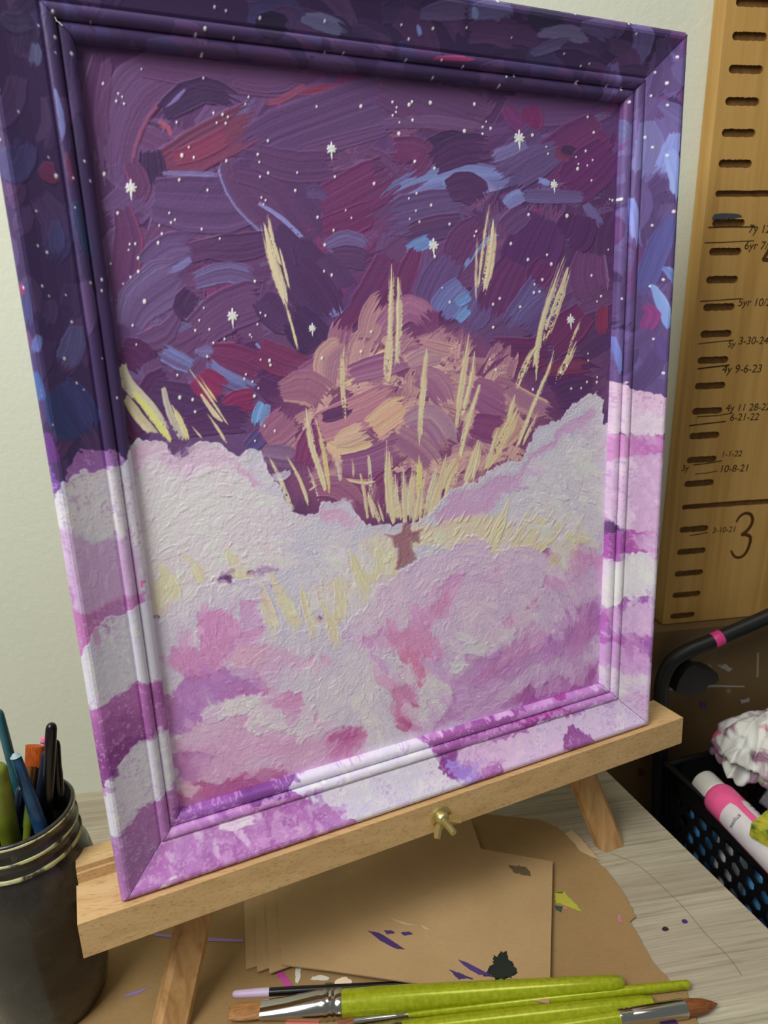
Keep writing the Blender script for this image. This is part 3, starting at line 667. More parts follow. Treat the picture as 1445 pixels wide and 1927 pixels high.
    p(G(1050, 1330, 1060, 1308, 1085, 1303, 1105, 1318, 1105, 1350, 1120, 1370, 1200, 1350, 1170, 1375, 1172, 1450, 1150, 1440, 1118, 1440, 1125, 1490, 1145, 1560, 1090, 1600, 1020, 1640, 998, 1635, 1015, 1560, 1020, 1480, 990, 1480, 975, 1410, 925, 1385, 990, 1395, 1040, 1370), FG, (150, 104, 120), warp=1, fine=1.2, th=1.5)
    # --- stars
    dots = []
    for tile, c in ((A, (391, 655, 3.9, 530, 260, 2.2, 386, 315, 2.4, 762, 294, 2.3, 443, 352, 2.2, 458, 364, 2.2, 436, 381, 2.8, 465, 391, 2, 932, 365, 2.2, 1186, 401, 2, 1353, 400, 4, 920, 392, 2.2, 800, 426, 2.5, 834, 432, 2.5, 854, 440, 2, 812, 462, 2.2, 846, 463, 2.5, 662, 460, 2.4, 708, 554, 2.4, 682, 585, 3.5, 726, 592, 2.8, 849, 604, 3, 1004, 530, 2.6, 966, 580, 2.3, 972, 609, 2, 975, 664, 2, 1005, 650, 2.8, 1114, 649, 2.6, 1255, 664, 2.6, 672, 676, 2.7, 778, 715, 2.8, 1107, 716, 2.4, 980, 742, 2, 995, 752, 2, 988, 768, 2, 441, 800, 2.8, 635, 800, 2.2, 656, 826, 2, 641, 836, 2.2, 597, 847, 2.2, 756, 860, 2.4, 607, 877, 3, 593, 912, 3, 824, 896, 2, 507, 916, 3, 486, 917, 2, 482, 938, 2, 518, 968, 2.8, 415, 990, 2.2, 518, 1020, 3.3, 489, 1040, 2.4, 462, 1065, 1.8, 955, 1056, 2.8, 542, 1132, 3.8, 498, 1222, 2.4, 764, 1155, 2.2, 747, 1202, 2.4, 732, 1240, 2.4, 785, 1236, 2.4, 976, 1174, 2, 995, 1184, 2, 965, 1217, 2.6, 1190, 815, 2.6, 1295, 790, 2.2, 1317, 818, 2.2, 1250, 865, 2.7, 1402, 690, 3, 1215, 1018, 2.6, 1243, 1032, 2.8, 1217, 920, 3)),
                    (B, (60, 502, 3.2, 36, 384, 2.6, 97, 394, 3.4, 109, 383, 2.6, 178, 386, 3.2, 343, 392, 3.4, 51, 404, 2, 49, 422, 2, 37, 434, 2.2, 62, 460, 2.4, 111, 451, 2.6, 388, 457, 1.8, 404, 482, 2.6, 374, 478, 2, 374, 503, 2.2, 305, 492, 3.4, 193, 632, 3, 120, 606, 3.2, 560, 508, 3.5, 612, 552, 1.8, 619, 578, 1.8, 760, 567, 2.2, 724, 590, 2.2, 733, 616, 2.2, 730, 634, 2.8, 786, 601, 1.9, 766, 622, 2, 790, 498, 2.2, 767, 440, 2.4, 546, 805, 2.6, 690, 810, 3.2, 782, 678, 2, 850, 748, 1.9, 860, 752, 2, 480, 915, 3, 543, 975, 3, 615, 957, 2.7, 631, 991, 2.8, 597, 1050, 2.6, 568, 1068, 2.2, 566, 1098, 2.6, 587, 1094, 2.2, 515, 1151, 2.7, 438, 1120, 2.8, 414, 1142, 2.6, 414, 1228, 2.8, 126, 727, 2.2, 98, 745, 2, 181, 771, 2.6, 124, 792, 2.2, 100, 822, 1.8, 137, 833, 2.2, 250, 842, 2.8, 350, 869, 2.4, 343, 886, 2.2, 195, 963, 2.7, 251, 1134, 2.4, 222, 1081, 1.7, 782, 1034, 2, 803, 1132, 2, 818, 1112, 2.4, 845, 937, 1.9)),
                    (C_, (497, 26, 2.4, 511, 97, 2.4, 665, 212, 2.4, 674, 295, 3.4, 722, 303, 3, 731, 349, 2.5, 777, 142, 2.4, 842, 76, 2.4, 800, 91, 2.3, 937, 61, 2.6, 943, 69, 2, 977, 154, 2, 1010, 157, 3, 1014, 174, 2.5, 922, 209, 2.4, 916, 226, 2, 947, 236, 2, 969, 261, 2.2, 954, 289, 3, 992, 402, 2.8, 1030, 421, 2.6, 956, 458, 2.4)),
                    (D_, (11, 149, 2.8, 157, 124, 2.8, 195, 50, 2.2, 663, 193, 2.2, 653, 31, 2.2, 802, 266, 2.6, 640, 153, 2, 906, 203, 2, 929, 178, 2, 1009, 157, 1.9, 1043, 219, 1.9, 1041, 238, 2.2, 1004, 237, 1.9, 1008, 131, 1.8, 945, 262, 1.9, 982, 260, 1.8))):
        for i in range(0, len(c), 3):
            q = tile(c[i], c[i+1])[0]; dots.append((q[0], q[1], c[i+2]))
    for x, y, r in dots: s.star(x, y, r*.95)
    for x, y, r in ((246, 355, 14), (623, 282, 12), (437, 596, 13), (587, 619, 9), (815, 463, 12), (976, 261, 13), (1042, 349, 9), (1073, 603, 10)): s.star(x, y, r, True)
    return s

def widen(P):
    out = []
    for x, y in P:
        if x < 420 and y < 1500 and x > 185+(y-850)*.13: x += 34
        if x > 1050 and x < 1185 and y < 1290: x -= 26
        out.append((x, y))
    return out

def paint_frame():
    s = Layer(-.004, -.004, .4448, .5417, -.006, .0004)
    s.rgb[:] = (66, 48, 92)
    s.rgb[:int(s.nh*.5)] = (176, 112, 178)
    st = s.stroke
    def p(P, *a, **k):
        k.setdefault('warp', 6); k['fine'] = 5; s.poly(widen(P), *a, **k)
    for i in range(900):   # dark night sky carried onto the moulding
        u, v = s.u0+RNG.rand()*.45, s.v0+.2+RNG.rand()*.35
        ii = int((v-s.v0)/s.res); jj = int((u-s.u0)/s.res)
        if ii >= s.nh or jj >= s.nw: continue
        x, y = float(s.X[ii, jj]), float(s.Y[ii, jj])
        if 175 < x < 1150 and y > 190+(x-175)*.1 : continue
        side = x < 260 or x > 1130
        a = (1.45 if side else .18)+(RNG.rand()-.5)*1.0
        right = x > 1130
        pal = [(74, 54, 98), (66, 50, 92), (60, 46, 84), (80, 58, 100), (68, 58, 104), (80, 54, 98)] if not right else [(92, 72, 122), (84, 64, 112), (98, 80, 134), (94, 60, 112), (100, 86, 140)]
        c = pal[RNG.randint(len(pal))]; l = 50+RNG.rand()*90
        st([(x, y), (x+l/2*math.cos(a), y+l/2*math.sin(a)), (x+l*math.cos(a+.3), y+l*math.sin(a+.3))], 22+RNG.rand()*34, c, np.array(c)*1.12+5, th=.5, contrast=.5)
    # named strokes
    for q, w, c in (((B(300, 60, 420, 50, 480, 110), 36, (92, 84, 132))), (B(130, 60, 230, 50, 340, 60), 34, (92, 78, 124)), (B(320, 40, 335, 60, 340, 90), 12, (124, 134, 190)), (B(130, 90, 145, 120, 150, 140), 9, (118, 130, 190)),
                    (B(520, 60, 620, 90, 700, 80), 44, (48, 42, 72)), (B(570, 130, 690, 130, 800, 170), 26, (108, 98, 142)), (B(560, 200, 640, 170, 720, 150), 22, (90, 80, 126)), (B(720, 110, 800, 120, 860, 170), 30, (86, 72, 118)),
                    (B(200, 210, 280, 210, 370, 215), 12, (150, 56, 108)), (A(1130, 60, 1220, 80, 1330, 120), 30, (104, 102, 146)), (A(960, 70, 1040, 90, 1100, 110), 50, (46, 36, 68)),
                    (A(205, 320, 230, 430, 240, 540), 13, (108, 112, 170)), (A(250, 560, 265, 650, 290, 700), 14, (96, 46, 84)), (A(150, 620, 200, 650, 230, 640), 40, (96, 46, 84)),
                    (A(20, 560, 60, 640, 110, 500), 60, (66, 58, 106)), (A(130, 150, 135, 200, 120, 260), 24, (98, 98, 142)), (A(0, 60, 60, 90, 140, 50), 40, (62, 52, 88)),
                    (A(210, 820, 215, 900, 220, 980), 30, (70, 66, 116)), (A(280, 740, 320, 900, 350, 1010), 26, (52, 56, 96)), (A(100, 1050, 95, 1150, 110, 1270), 30, (66, 62, 112)), (A(80, 1060, 85, 1090, 90, 1120), 10, (130, 50, 92)),
                    (C_(290, 20, 270, 120, 220, 200), 50, (80, 74, 120)), (C_(150, 60, 140, 100, 130, 140), 20, (88, 98, 156)), (C_(200, 260, 250, 350, 330, 470), 80, (52, 58, 104)), (C_(130, 190, 150, 270, 160, 340), 20, (62, 84, 140)), (C_(230, 230, 300, 330, 360, 460), 60, (58, 56, 108)),
                    (C_(170, 420, 190, 500, 220, 560), 30, (96, 54, 122)), (B(1000, 440, 1010, 560, 970, 700), 44, (112, 106, 158)), (B(1080, 500, 1050, 620, 1010, 660), 26, (126, 134, 196)), (B(1060, 560, 1085, 680, 1080, 790), 26, (132, 146, 214)),
                    (B(950, 720, 965, 850, 965, 960), 16, (126, 132, 196)), (B(920, 420, 940, 480, 960, 520), 20, (102, 100, 152)), (B(1070, 800, 1020, 960, 970, 1150), 34, (84, 80, 140)), (B(1110, 780, 1100, 1000, 1080, 1270), 30, (70, 50, 90)),
                    (B(1040, 1000, 1080, 1060, 1100, 1120), 20, (112, 126, 188)), (B(1010, 1060, 1040, 1160, 1060, 1270), 18, (120, 144, 204)), (B(920, 560, 910, 700, 905, 850), 9, (140, 46, 92)), (B(985, 1140, 1010, 1180, 980, 1260), 24, (124, 60, 120)),
                    (B(1080, 240, 1110, 280, 1140, 360), 34, (92, 78, 128)), (B(1040, 380, 1090, 440, 1140, 500), 28, (96, 84, 134)), (D_(1140, 60, 1150, 140, 1155, 230), 10, (110, 120, 190)), (D_(1260, 60, 1280, 130, 1300, 180), 24, (90, 70, 128))):
        st(q, w, c, np.array(c)*1.12+5, th=.9, tap=(.5, 1, 1, .4), contrast=.5)
    W1 = (206, 204, 222); W2 = (220, 212, 226); LG = (204, 168, 208); MG = (176, 106, 174); PD = (150, 84, 152); PP = (132, 66, 138); LW = (212, 206, 228)
    # left rail, clouds descending
    p([(60, 872), (100, 880), (112, 910), (90, 960), (60, 960)], (118, 76, 160), (150, 110, 190)); p([(128, 880), (158, 850), (190, 852), (205, 880), (200, 1010), (110, 1010), (112, 930)], (160, 116, 182), (150, 100, 168))
    p([(60, 940), (104, 930), (120, 905), (150, 888), (196, 878), (203, 862), (216, 850), (230, 862), (238, 855), (248, 850), (262, 1000), (276, 1120), (300, 1175), (200, 1175), (80, 1175)], W1, W2, th=1.2)
    p([(60, 1000), (122, 990), (170, 1020), (215, 1010), (232, 1090), (238, 1175), (130, 1200), (60, 1080)], (196, 162, 204), (202, 176, 210), soft=8)
    p([(242, 955), (252, 950), (268, 1080), (290, 1150), (255, 1150)], (206, 160, 206), (202, 176, 216), soft=4); p([(60, 1120), (128, 1100), (150, 1150), (238, 1120), (250, 1160), (150, 1260), (60, 1260)], (186, 116, 178), (170, 130, 186), soft=5)
    for q in ([(242, 955), (248, 955), (250, 968), (245, 972)], [(234, 1100), (240, 1100), (241, 1112), (236, 1110)]): p(q, (222, 120, 170), warp=1)
    p([(100, 1260), (148, 1250), (170, 1190), (200, 1160), (240, 1150), (244, 1146), (262, 1140), (285, 1137), (302, 1290), (300, 1400), (130, 1400)], W1, LW, th=1.2)
    p([(110, 1330), (180, 1320), (238, 1300), (262, 1285), (296, 1286), (308, 1395), (290, 1405), (240, 1400), (170, 1460), (110, 1460)], PD, MG, warp=8, soft=4)
    p([(176, 1410), (225, 1390), (262, 1400), (240, 1440), (190, 1476), (170, 1450)], PP, (120, 66, 128))
    p([(130, 1370), (168, 1355), (175, 1400), (155, 1440)], (196, 128, 188), warp=3)
    p([(160, 1500), (188, 1482), (215, 1440), (250, 1410), (282, 1390), (305, 1386), (330, 1480), (326, 1560), (240, 1560), (210, 1583), (178, 1560)], W1, LW, th=1.3)
    p([(150, 1590), (200, 1575), (240, 1548), (262, 1520), (290, 1520), (310, 1480), (330, 1480), (345, 1530), (220, 1740), (160, 1700)], (158, 112, 170), (174, 112, 178), warp=8, soft=5)
    # lower rail
    p([(200, 1740), (345, 1490), (720, 1380), (1160, 1270), (1260, 1400), (700, 1640), (300, 1760)], (170, 104, 174), (182, 128, 190), soft=3, warp=2)
    p([(330, 1535), (420, 1490), (560, 1460), (580, 1470), (570, 1500), (440, 1530), (330, 1560)], (116, 62, 136), (140, 80, 160), warp=3)
    p([(340, 1520), (420, 1492), (420, 1502), (340, 1535)], (190, 130, 200), warp=2)
    p([(555, 1488), (600, 1450), (700, 1415), (790, 1395), (830, 1420), (838, 1440), (880, 1470), (900, 1480), (860, 1500), (690, 1560), (660, 1530), (625, 1525), (590, 1510), (555, 1500)], (206, 200, 232), (214, 206, 230), th=1.3)
    p([(810, 1400), (860, 1370), (960, 1350), (1020, 1330), (940, 1380), (870, 1400), (860, 1440), (900, 1470), (940, 1440), (935, 1480), (890, 1490), (830, 1450)], PD, PP, warp=4)
    p([(840, 1430), (870, 1432), (890, 1462), (872, 1478), (842, 1450)], (156, 122, 206), warp=3)
    p([(925, 1410), (1000, 1370), (1100, 1345), (1170, 1310), (1240, 1360), (1180, 1390), (940, 1460)], (212, 182, 216), (208, 190, 222), th=1.2, warp=6)
    for k in range(6): st([(862+k*12, 1440-k*6), (880+k*8, 1420-k*4), (900+k*8, 1460-k*5)], 14, (202, 156, 206), (220, 200, 226), th=1.4)
    p([(1058, 1390), (1075, 1370), (1100, 1375), (1110, 1395), (1080, 1408), (1055, 1410)], (158, 96, 162), (140, 70, 140), warp=7)
    for q in ([(800, 1395), (850, 1375), (900, 1366), (830, 1400)], [(880, 1370), (960, 1345), (1010, 1336), (950, 1362)], [(985, 1336), (1060, 1318), (1110, 1300), (1040, 1335)]): p(q, (206, 170, 212), (188, 130, 196), warp=3)
    for q in ([(960, 1368), (1040, 1345), (1090, 1335), (1000, 1368)], [(1040, 1324), (1090, 1312), (1060, 1330)]): p(q, (150, 60, 140), warp=3)
    for i in range(160):
        x = 300+RNG.rand()*300; y = 1540+(300-x)*.33+50+RNG.rand()*80
        c = [(196, 150, 200), (178, 110, 180), (208, 180, 214), (158, 96, 164)][i % 4]
        a = RNG.rand()*3.1-2.2; st([(x, y), (x+12*math.cos(a), y+12*math.sin(a)), (x+26*math.cos(a+.5), y+26*math.sin(a+.5))], 6+RNG.rand()*8, c, np.array(c)*1.05, dry=.5, th=1.5, op=.35+.4*RNG.rand())
    st([(300, 1665), (315, 1650), (330, 1640)], 10, (226, 220, 236), th=2, dry=.2); st([(410, 1560), (440, 1560), (470, 1548), (500, 1555)], 16, (212, 190, 222), th=1.5, dry=.2)
    # right rail
    p([(1130, 770), (1150, 735), (1170, 722), (1192, 722), (1210, 735), (1232, 740), (1255, 765), (1275, 770), (1275, 830), (1255, 830), (1240, 815), (1215, 830), (1190, 815), (1170, 830), (1130, 830)], (216, 200, 222), (218, 186, 214), th=1.3)
    p([(1130, 825), (1170, 825), (1200, 818), (1235, 820), (1255, 835), (1230, 850), (1190, 865), (1175, 900), (1168, 960), (1130, 960)], (190, 112, 184), (206, 150, 200), warp=3)
    p([(1182, 880), (1210, 850), (1260, 850), (1260, 990), (1240, 1000), (1185, 1005), (1172, 960)], (206, 168, 208), (212, 190, 220), soft=3)
    p([(1138, 800), (1160, 780), (1176, 850), (1175, 990), (1150, 1000), (1130, 990)], (214, 196, 218), (214, 160, 196), soft=3)
    p([(1110, 1000), (1135, 985), (1180, 1010), (1200, 1000), (1250, 985), (1250, 1040), (1180, 1050), (1165, 1080), (1130, 1090), (1110, 1060)], (176, 92, 172), (160, 80, 160), warp=6)
    p([(1190, 1010), (1240, 1000), (1240, 1030), (1200, 1036)], (206, 170, 214), warp=5)
    p([(1168, 1060), (1190, 1042), (1220, 1038), (1250, 1050), (1250, 1120), (1215, 1130), (1165, 1150), (1140, 1180), (1125, 1180), (1128, 1080)], (216, 210, 228), (210, 196, 222), th=1.3)
    p([(1110, 1178), (1150, 1170), (1200, 1125), (1250, 1120), (1250, 1240), (1200, 1220), (1160, 1240), (1110, 1250)], (178, 106, 184), (156, 96, 176), warp=5)
    p([(1165, 1200), (1200, 1130), (1225, 1140), (1220, 1180), (1190, 1190)], (204, 170, 214), soft=4)
    p([(1115, 1270), (1130, 1240), (1160, 1235), (1180, 1216), (1205, 1220), (1225, 1250), (1245, 1260), (1245, 1380), (1200, 1345), (1135, 1290)], (214, 206, 226), (208, 172, 212), th=1.2)
    p([(1150, 1255), (1175, 1218), (1205, 1222), (1225, 1255), (1190, 1262)], (200, 156, 208), soft=4)
    def incl(x, y):
        if y > 1400 or (y > 900 and x < 250) or (y > 1200 and x < 330): return True
        return (x > 1110 and y > 760)
    s.dabs(incl, 500, 30, 14, 16, lambda x, y: (1.3 if y < 1280 else -.3)+(RNG.rand()-.5), th=1.2, mx=.3, dry=.4)
    s.dabs(incl, 1600, 16, 7, 22, lambda x, y: (1.3 if y < 1280 else -.3)+(RNG.rand()-.5), th=1.3, mx=.2, dry=.5)
    cl = (s.rgb.sum(2) > 330) & (s.Y > 730); sp = np.clip((s.grain-.60)/.06, 0, 1)*.4*cl
    sp = (sp*np.clip((s.big+s.w1*.8-.35)*3, 0, 1))[..., None]; s.rgb[:] = s.rgb*(1-sp)+np.array((168, 122, 184), np.float32)*sp
    ok = (s.Y > 730) & (s.rgb.sum(2) > 330) & (s.rgb.sum(2) < 520); sp = (np.clip((.36-s.grain)/.05, 0, 1)*.45*ok)[..., None]; s.rgb[:] = s.rgb*(1-sp)+np.array((212, 184, 220), np.float32)*sp
    dots = []
    for tile, c in ((A, (197, 31, 3.6, 145, 85, 2.4, 207, 127, 2.8, 270, 181, 3, 209, 187, 2, 808, 20, 2.6, 852, 33, 2.6, 980, 60, 2.8, 1222, 75, 3, 774, 97, 3, 740, 115, 3, 884, 128, 2, 769, 181, 3.2, 341, 64, 1.8, 0, 352, 3, 71, 425, 2.4, 4, 535, 2.4, 183, 586, 2.2, 211, 656, 3.6, 276, 663, 2.4, 319, 593, 2, 341, 668, 2.6, 282, 775, 2.4, 137, 794, 2.2, 143, 925, 2, 177, 948, 3.2, 90, 1082, 2.8, 160, 1075, 2.6, 185, 1112, 1.8, 247, 1106, 2, 342, 1058, 2.6, 384, 1045, 3, 384, 1088, 2.6, 270, 1208, 2.8, 390, 200, 2.2, 1302, 184, 2, 1233, 180, 2)),
                    (C_, (243, 150, 2.8, 288, 242, 2.6, 385, 149, 2.2, 443, 299, 2.4, 200, 394, 2.2, 315, 267, 1.6)),
                    (B, (191, 106, 3, 313, 106, 2.4, 106, 140, 2.6, 73, 92, 2, 416, 15, 3, 368, 2, 2.4, 706, 62, 2.4, 902, 102, 2, 925, 97, 1.8, 946, 98, 1.8, 930, 140, 1.8, 1096, 122, 2, 1121, 139, 2.8, 1125, 211, 2.6, 1088, 222, 2.8, 1030, 268, 2, 1060, 315, 3.4, 1018, 355, 2.6, 953, 371, 3, 1060, 397, 2.4, 1136, 378, 2.8, 688, 198, 1.9, 484, 142, 1.8, 787, 233, 1.8, 757, 241, 1.8, 212, 274, 2.2, 233, 217, 2, 103, 213, 2, 250, 292, 2.6, 318, 238, 1.8, 516, 271, 2.2, 465, 305, 2.2, 486, 274, 2, 750, 298, 2.8, 701, 344, 2.2, 865, 312, 2.4, 920, 323, 2.8, 887, 371, 2.2, 999, 510, 2.6, 1019, 551, 2.4, 1057, 587, 2.6, 927, 738, 3, 1070, 799, 3, 1108, 727, 3.2, 1014, 845, 2.2, 1100, 958, 2, 1039, 1050, 2.2, 1005, 1074, 2, 922, 1118, 2.2, 1116, 632, 1.9)),
                    (D_, (1107, 191, 2.4, 1272, 203, 2.4, 1293, 257, 2.2, 1250, 76, 1.8))):
        for i in range(0, len(c), 3):
            q = tile(c[i], c[i+1])[0]; s.star(q[0], q[1], c[i+2]*.95)
    return s

# ============================================================ MATERIALS
def paint_mat():
    m = N('acrylic_paint', .48, .45)
    a = m.n('ShaderNodeVertexColor'); a.layer_name = 'paint'
    m.l(a.outputs['Color'], m.b.inputs['Base Color'])
    v = m.obj(); n1 = m.noise(v, 900, 3); m.bump(n1, .25, .0003)
    m.rough(m.ramp(m.noise(v, 30, 3), [(.3, (.42,)*3), (.7, (.6,)*3)]))
    return m.m
PAINT = paint_mat()

def beech(name, rot=(0, 0, 0), k=1.0):
    m = N(name, .5, .35); v = m.obj((3, 40, 40), rot)
    g = m.noise(v, 3, 5, .6, .4)
    c = m.ramp(g, [(.3, lin((192, 156, 108), k)), (.5, lin((206, 170, 120), k)), (.72, lin((214, 180, 132), k))])
    v2 = m.obj((40, 300, 300), rot); fl = m.noise(v2, 3.2, 2, .5)
    c = m.mix(m.ramp(fl, [(.57, (0, 0, 0)), (.67, (.6, .6, .6))]), c, lin((160, 122, 76), k))
    m.col(c); m.bump(g, .15, .0005); return m.m

yaw = math.atan2(ART_X[1], ART_X[0])
BEECH = beech('beech_wood', (0, 0, -yaw))
def leg_wood():
    m = N('beech_leg_wood', .5, .35); v = m.obj((60, 60, 5)); g = m.noise(v, 2, 5, .6, .5)
    m.col(m.ramp(g, [(.3, lin((166, 122, 74))), (.55, lin((196, 154, 102))), (.75, lin((208, 170, 118)))])); m.bump(g, .15, .0005); return m.m
LEGW = leg_wood()
def table_mat():
    m = N('grey_oak_laminate', .55, .3); v = m.obj((1, 1, 1), (0, 0, .02))
    st = m.obj((5, 160, 1), (0, 0, .04)); g = m.noise(st, 1.6, 6, .65, .5)
    g2 = m.noise(m.obj((10, 520, 1), (0, 0, .04)), 1.2, 4, .7)
    big = m.noise(m.obj((1.2, 9, 1), (0, 0, .04)), 1.4, 2)
    c = m.ramp(g, [(.28, lin((136, 126, 106))), (.46, lin((182, 174, 150))), (.7, lin((208, 202, 178)))])
    c = m.mix(m.ramp(g2, [(.5, (0, 0, 0)), (.75, (.4, .4, .4))]), c, lin((104, 90, 72)))
    c = m.mix(m.ramp(big, [(.45, (0, 0, 0)), (.55, (.35, .35, .35))]), c, lin((148, 130, 114)))
    # planks: boards about 9 cm wide laid along the wall
    sx = m.n('ShaderNodeSeparateXYZ'); m.l(v, sx.inputs[0])
    fr = m.n('ShaderNodeMath', operation='MULTIPLY_ADD'); m.l(sx.outputs[1], fr.inputs[0]); fr.inputs[1].default_value = 9.5; fr.inputs[2].default_value = .35
    fl = m.n('ShaderNodeMath', operation='FRACT'); m.l(fr.outputs[0], fl.inputs[0])
    fo = m.n('ShaderNodeMath', operation='FLOOR'); m.l(fr.outputs[0], fo.inputs[0])
    wn = m.n('ShaderNodeTexWhiteNoise', noise_dimensions='1D'); m.l(fo.outputs[0], wn.inputs['W'])
    c = m.mix(m.ramp(wn.outputs[0], [(0, (0, 0, 0)), (1, (.32, .32, .32))]), c, lin((132, 118, 100)))
    c = m.mix(m.ramp(fl.outputs[0], [(0, (.6,)*3), (.012, (0, 0, 0))]), c, lin((110, 100, 84)))
    m.col(c); m.bump(g2, .2, .0004); return m.m
TABLE = table_mat()
def card_mat(name, c1, c2, fl=.5):
    m = N(name, .85, .15); v = m.obj(); g = m.noise(v, 9, 4); f = m.noise(m.obj((1, 6, 1), (0, 0, .4)), 260, 3, .7)
    c = m.ramp(g, [(.3, lin(c1)), (.7, lin(c2))]); c = m.mix(m.ramp(f, [(.5, (0, 0, 0)), (.8, (fl,)*3)]), c, lin(tuple(x*.78 for x in c1)))
    m.col(c); m.bump(f, .2, .0003); return m.m
CARDB = card_mat('brown_cardboard', (144, 116, 76), (160, 130, 88)); KRAFT = card_mat('kraft_card', (164, 134, 94), (180, 150, 108), .4)
CEDGE = card_mat('torn_card_edge', (186, 158, 118), (200, 172, 134))
def wall_mat():
    m = N('painted_wall', .9, .2); v = m.obj(); f = m.noise(v, 170, 4, .6); g = m.noise(v, 3, 3)
    m.col(m.ramp(g, [(.3, lin((210, 214, 196))), (.7, lin((216, 219, 203)))])); m.bump(f, .35, .0012); return m.m
WALL = wall_mat()
BLACKP = plain('black_plastic', (17, 17, 19), .42, .4); BLACKM = plain('black_powder_coat', (20, 21, 23), .45, .5)
BRASS = plain('zinc_yellow_metal', (206, 192, 132), .34, .5, .85, .12); CHROME = plain('chrome_ferrule', (196, 196, 190), .14, .5, 1.0, .04)
COPPER = plain('copper_ferrule', (176, 124, 84), .3, .5, 1.0)
def jar_mat():
    m = N('paint_stained_glass', .22, .6); v = m.obj(); g = m.noise(v, 16, 5, .6); f = m.noise(v, 60, 5, .7, 1)
    c = m.ramp(g, [(.3, lin((24, 20, 20))), (.5, lin((42, 38, 34))), (.62, lin((60, 55, 48))), (.8, lin((84, 82, 72)))])
    c = m.mix(m.ramp(f, [(.6, (0, 0, 0)), (.75, (.45,)*3)]), c, lin((96, 90, 84)))
    m.col(c); m.rough(m.ramp(f, [(.4, (.16,)*3), (.7, (.5,)*3)])); return m.m
JAR = jar_mat()

# ============================================================ STRUCTURE
bm = bmesh.new(); box(bm, -1.6, 1.6, 0, .1, -.632, 1.9); tag(obj('wall_back', bm, WALL), kind='structure')
def floor_mat():
    m = N('dark_wood_floor', .5, .3); g = m.noise(m.obj((2, 30, 1)), 2, 4); m.col(m.ramp(g, [(.3, lin((70, 52, 38))), (.7, lin((92, 70, 52)))])); return m.m
bm = bmesh.new(); box(bm, -1.6, 1.6, -2.0, 0, -.66, -.632); tag(obj('floor', bm, floor_mat()), kind='structure')

# table
tb = empty('table', (-.3, -.4, -.632), 'grey oak laminate table under the easel, jar and brushes', 'table')
TP = [(-.95, -.0005), (.1626, -.0005), (.2137, -.2779), (.305, -.78), (-.95, -.78)]
bm = bmesh.new(); prism(bm, [(x, y, -.022) for x, y in TP][::-1], [(x, y, 0) for x, y in TP][::-1]); bevel(bm, .0008, 1)
obj('tabletop', bm, TABLE, tb)
for x, y in ((-.9, -.06), (.1, -.06), (.2, -.7), (-.9, -.7)):
    bm = bmesh.new(); box(bm, x-.02, x+.02, y-.02, y+.02, -.632, -.022); obj('leg', bm, BLACKM, tb, 'black table leg')

# brown panel behind the cart
pz = RUL_Z3-5.45*.0254
def panel_mat():
    m = N('paint_spotted_brown_board', .5, .4); v = m.obj((1, 1, 1)); g = m.noise(v, 5, 5); f = m.noise(m.obj((20, 20, 2)), 6, 3)
    c = m.ramp(g, [(.3, lin((92, 72, 44))), (.7, lin((112, 90, 58)))]); c = m.mix(m.ramp(m.noise(v, 38, 2), [(.7, (0, 0, 0)), (.74, (.5,)*3)]), c, lin((150, 140, 128)))
    m.col(c); return m.m
pn = empty('wooden_board', (.55, -.02, -.632), 'brown paint spattered wooden board standing behind the cart under the ruler', 'board')
bm = bmesh.new(); box(bm, .176, 1.1, -.034, -.001, -.632, pz); bevel(bm, .002, 2); obj('panel', bm, panel_mat(), pn)

def marks(parent, plane, items, name='paint_mark', lift=.00025):
    """dried paint on a surface: ragged little patches with their own thickness"""
    for pts, c, jag, lab in items:
        P = [plane(x, y) for x, y in pts]; n = len(P); ctr = sum(P, Vector())/n
        nr = (P[1]-P[0]).cross(P[2]-P[0]).normalized()
        if nr.dot(Vector(CAM_LOC)-ctr) < 0: nr = -nr
        out = []
        for i in range(n):
            a, b = P[i], P[(i+1) % n]
            L = (b-a).length; m = max(1, int(L/.0008))
            for k in range(m):
                q = a.lerp(b, k/m); d = (q-ctr)
                out.append(q+d*(jag*1.3*mnoise.noise(q*260)+jag*.8*(rnd.random()-.5)))
        bm = bmesh.new(); prism(bm, [q+nr*.00003 for q in out], [q+nr*lift for q in out]); bmesh.ops.triangulate(bm, faces=bm.faces)
        obj(name, bm, plain('dried_paint', c, .5, .4), parent, lab)
pp = lambda x, y: wl(x, y, -.034)
marks(pn, pp, [([(1247, 1297), (1290, 1291), (1340, 1289), (1400, 1291), (1400, 1293), (1340, 1292), (1290, 1295), (1247, 1301)], (168, 160, 146), .02, 'long pale scratch'),
               ([(1352, 1252), (1365, 1250), (1378, 1258), (1372, 1264), (1360, 1258)], (150, 144, 136), .4, 'grey paint mark'),
               ([(1318, 1322), (1326, 1322), (1328, 1332), (1318, 1330)], (84, 62, 112), .4, 'purple paint spot'),
               ([(1392, 1318), (1410, 1314), (1412, 1320), (1394, 1324)], (150, 146, 140), .3, 'pale paint mark'),
               ([(1424, 1228), (1428, 1228), (1427, 1275), (1423, 1275)], (140, 128, 104), .1, 'pale drip'),
               ([(1200, 1446), (1214, 1446), (1212, 1458), (1202, 1458)], (100, 36, 44), .4, 'dark red paint spot')])

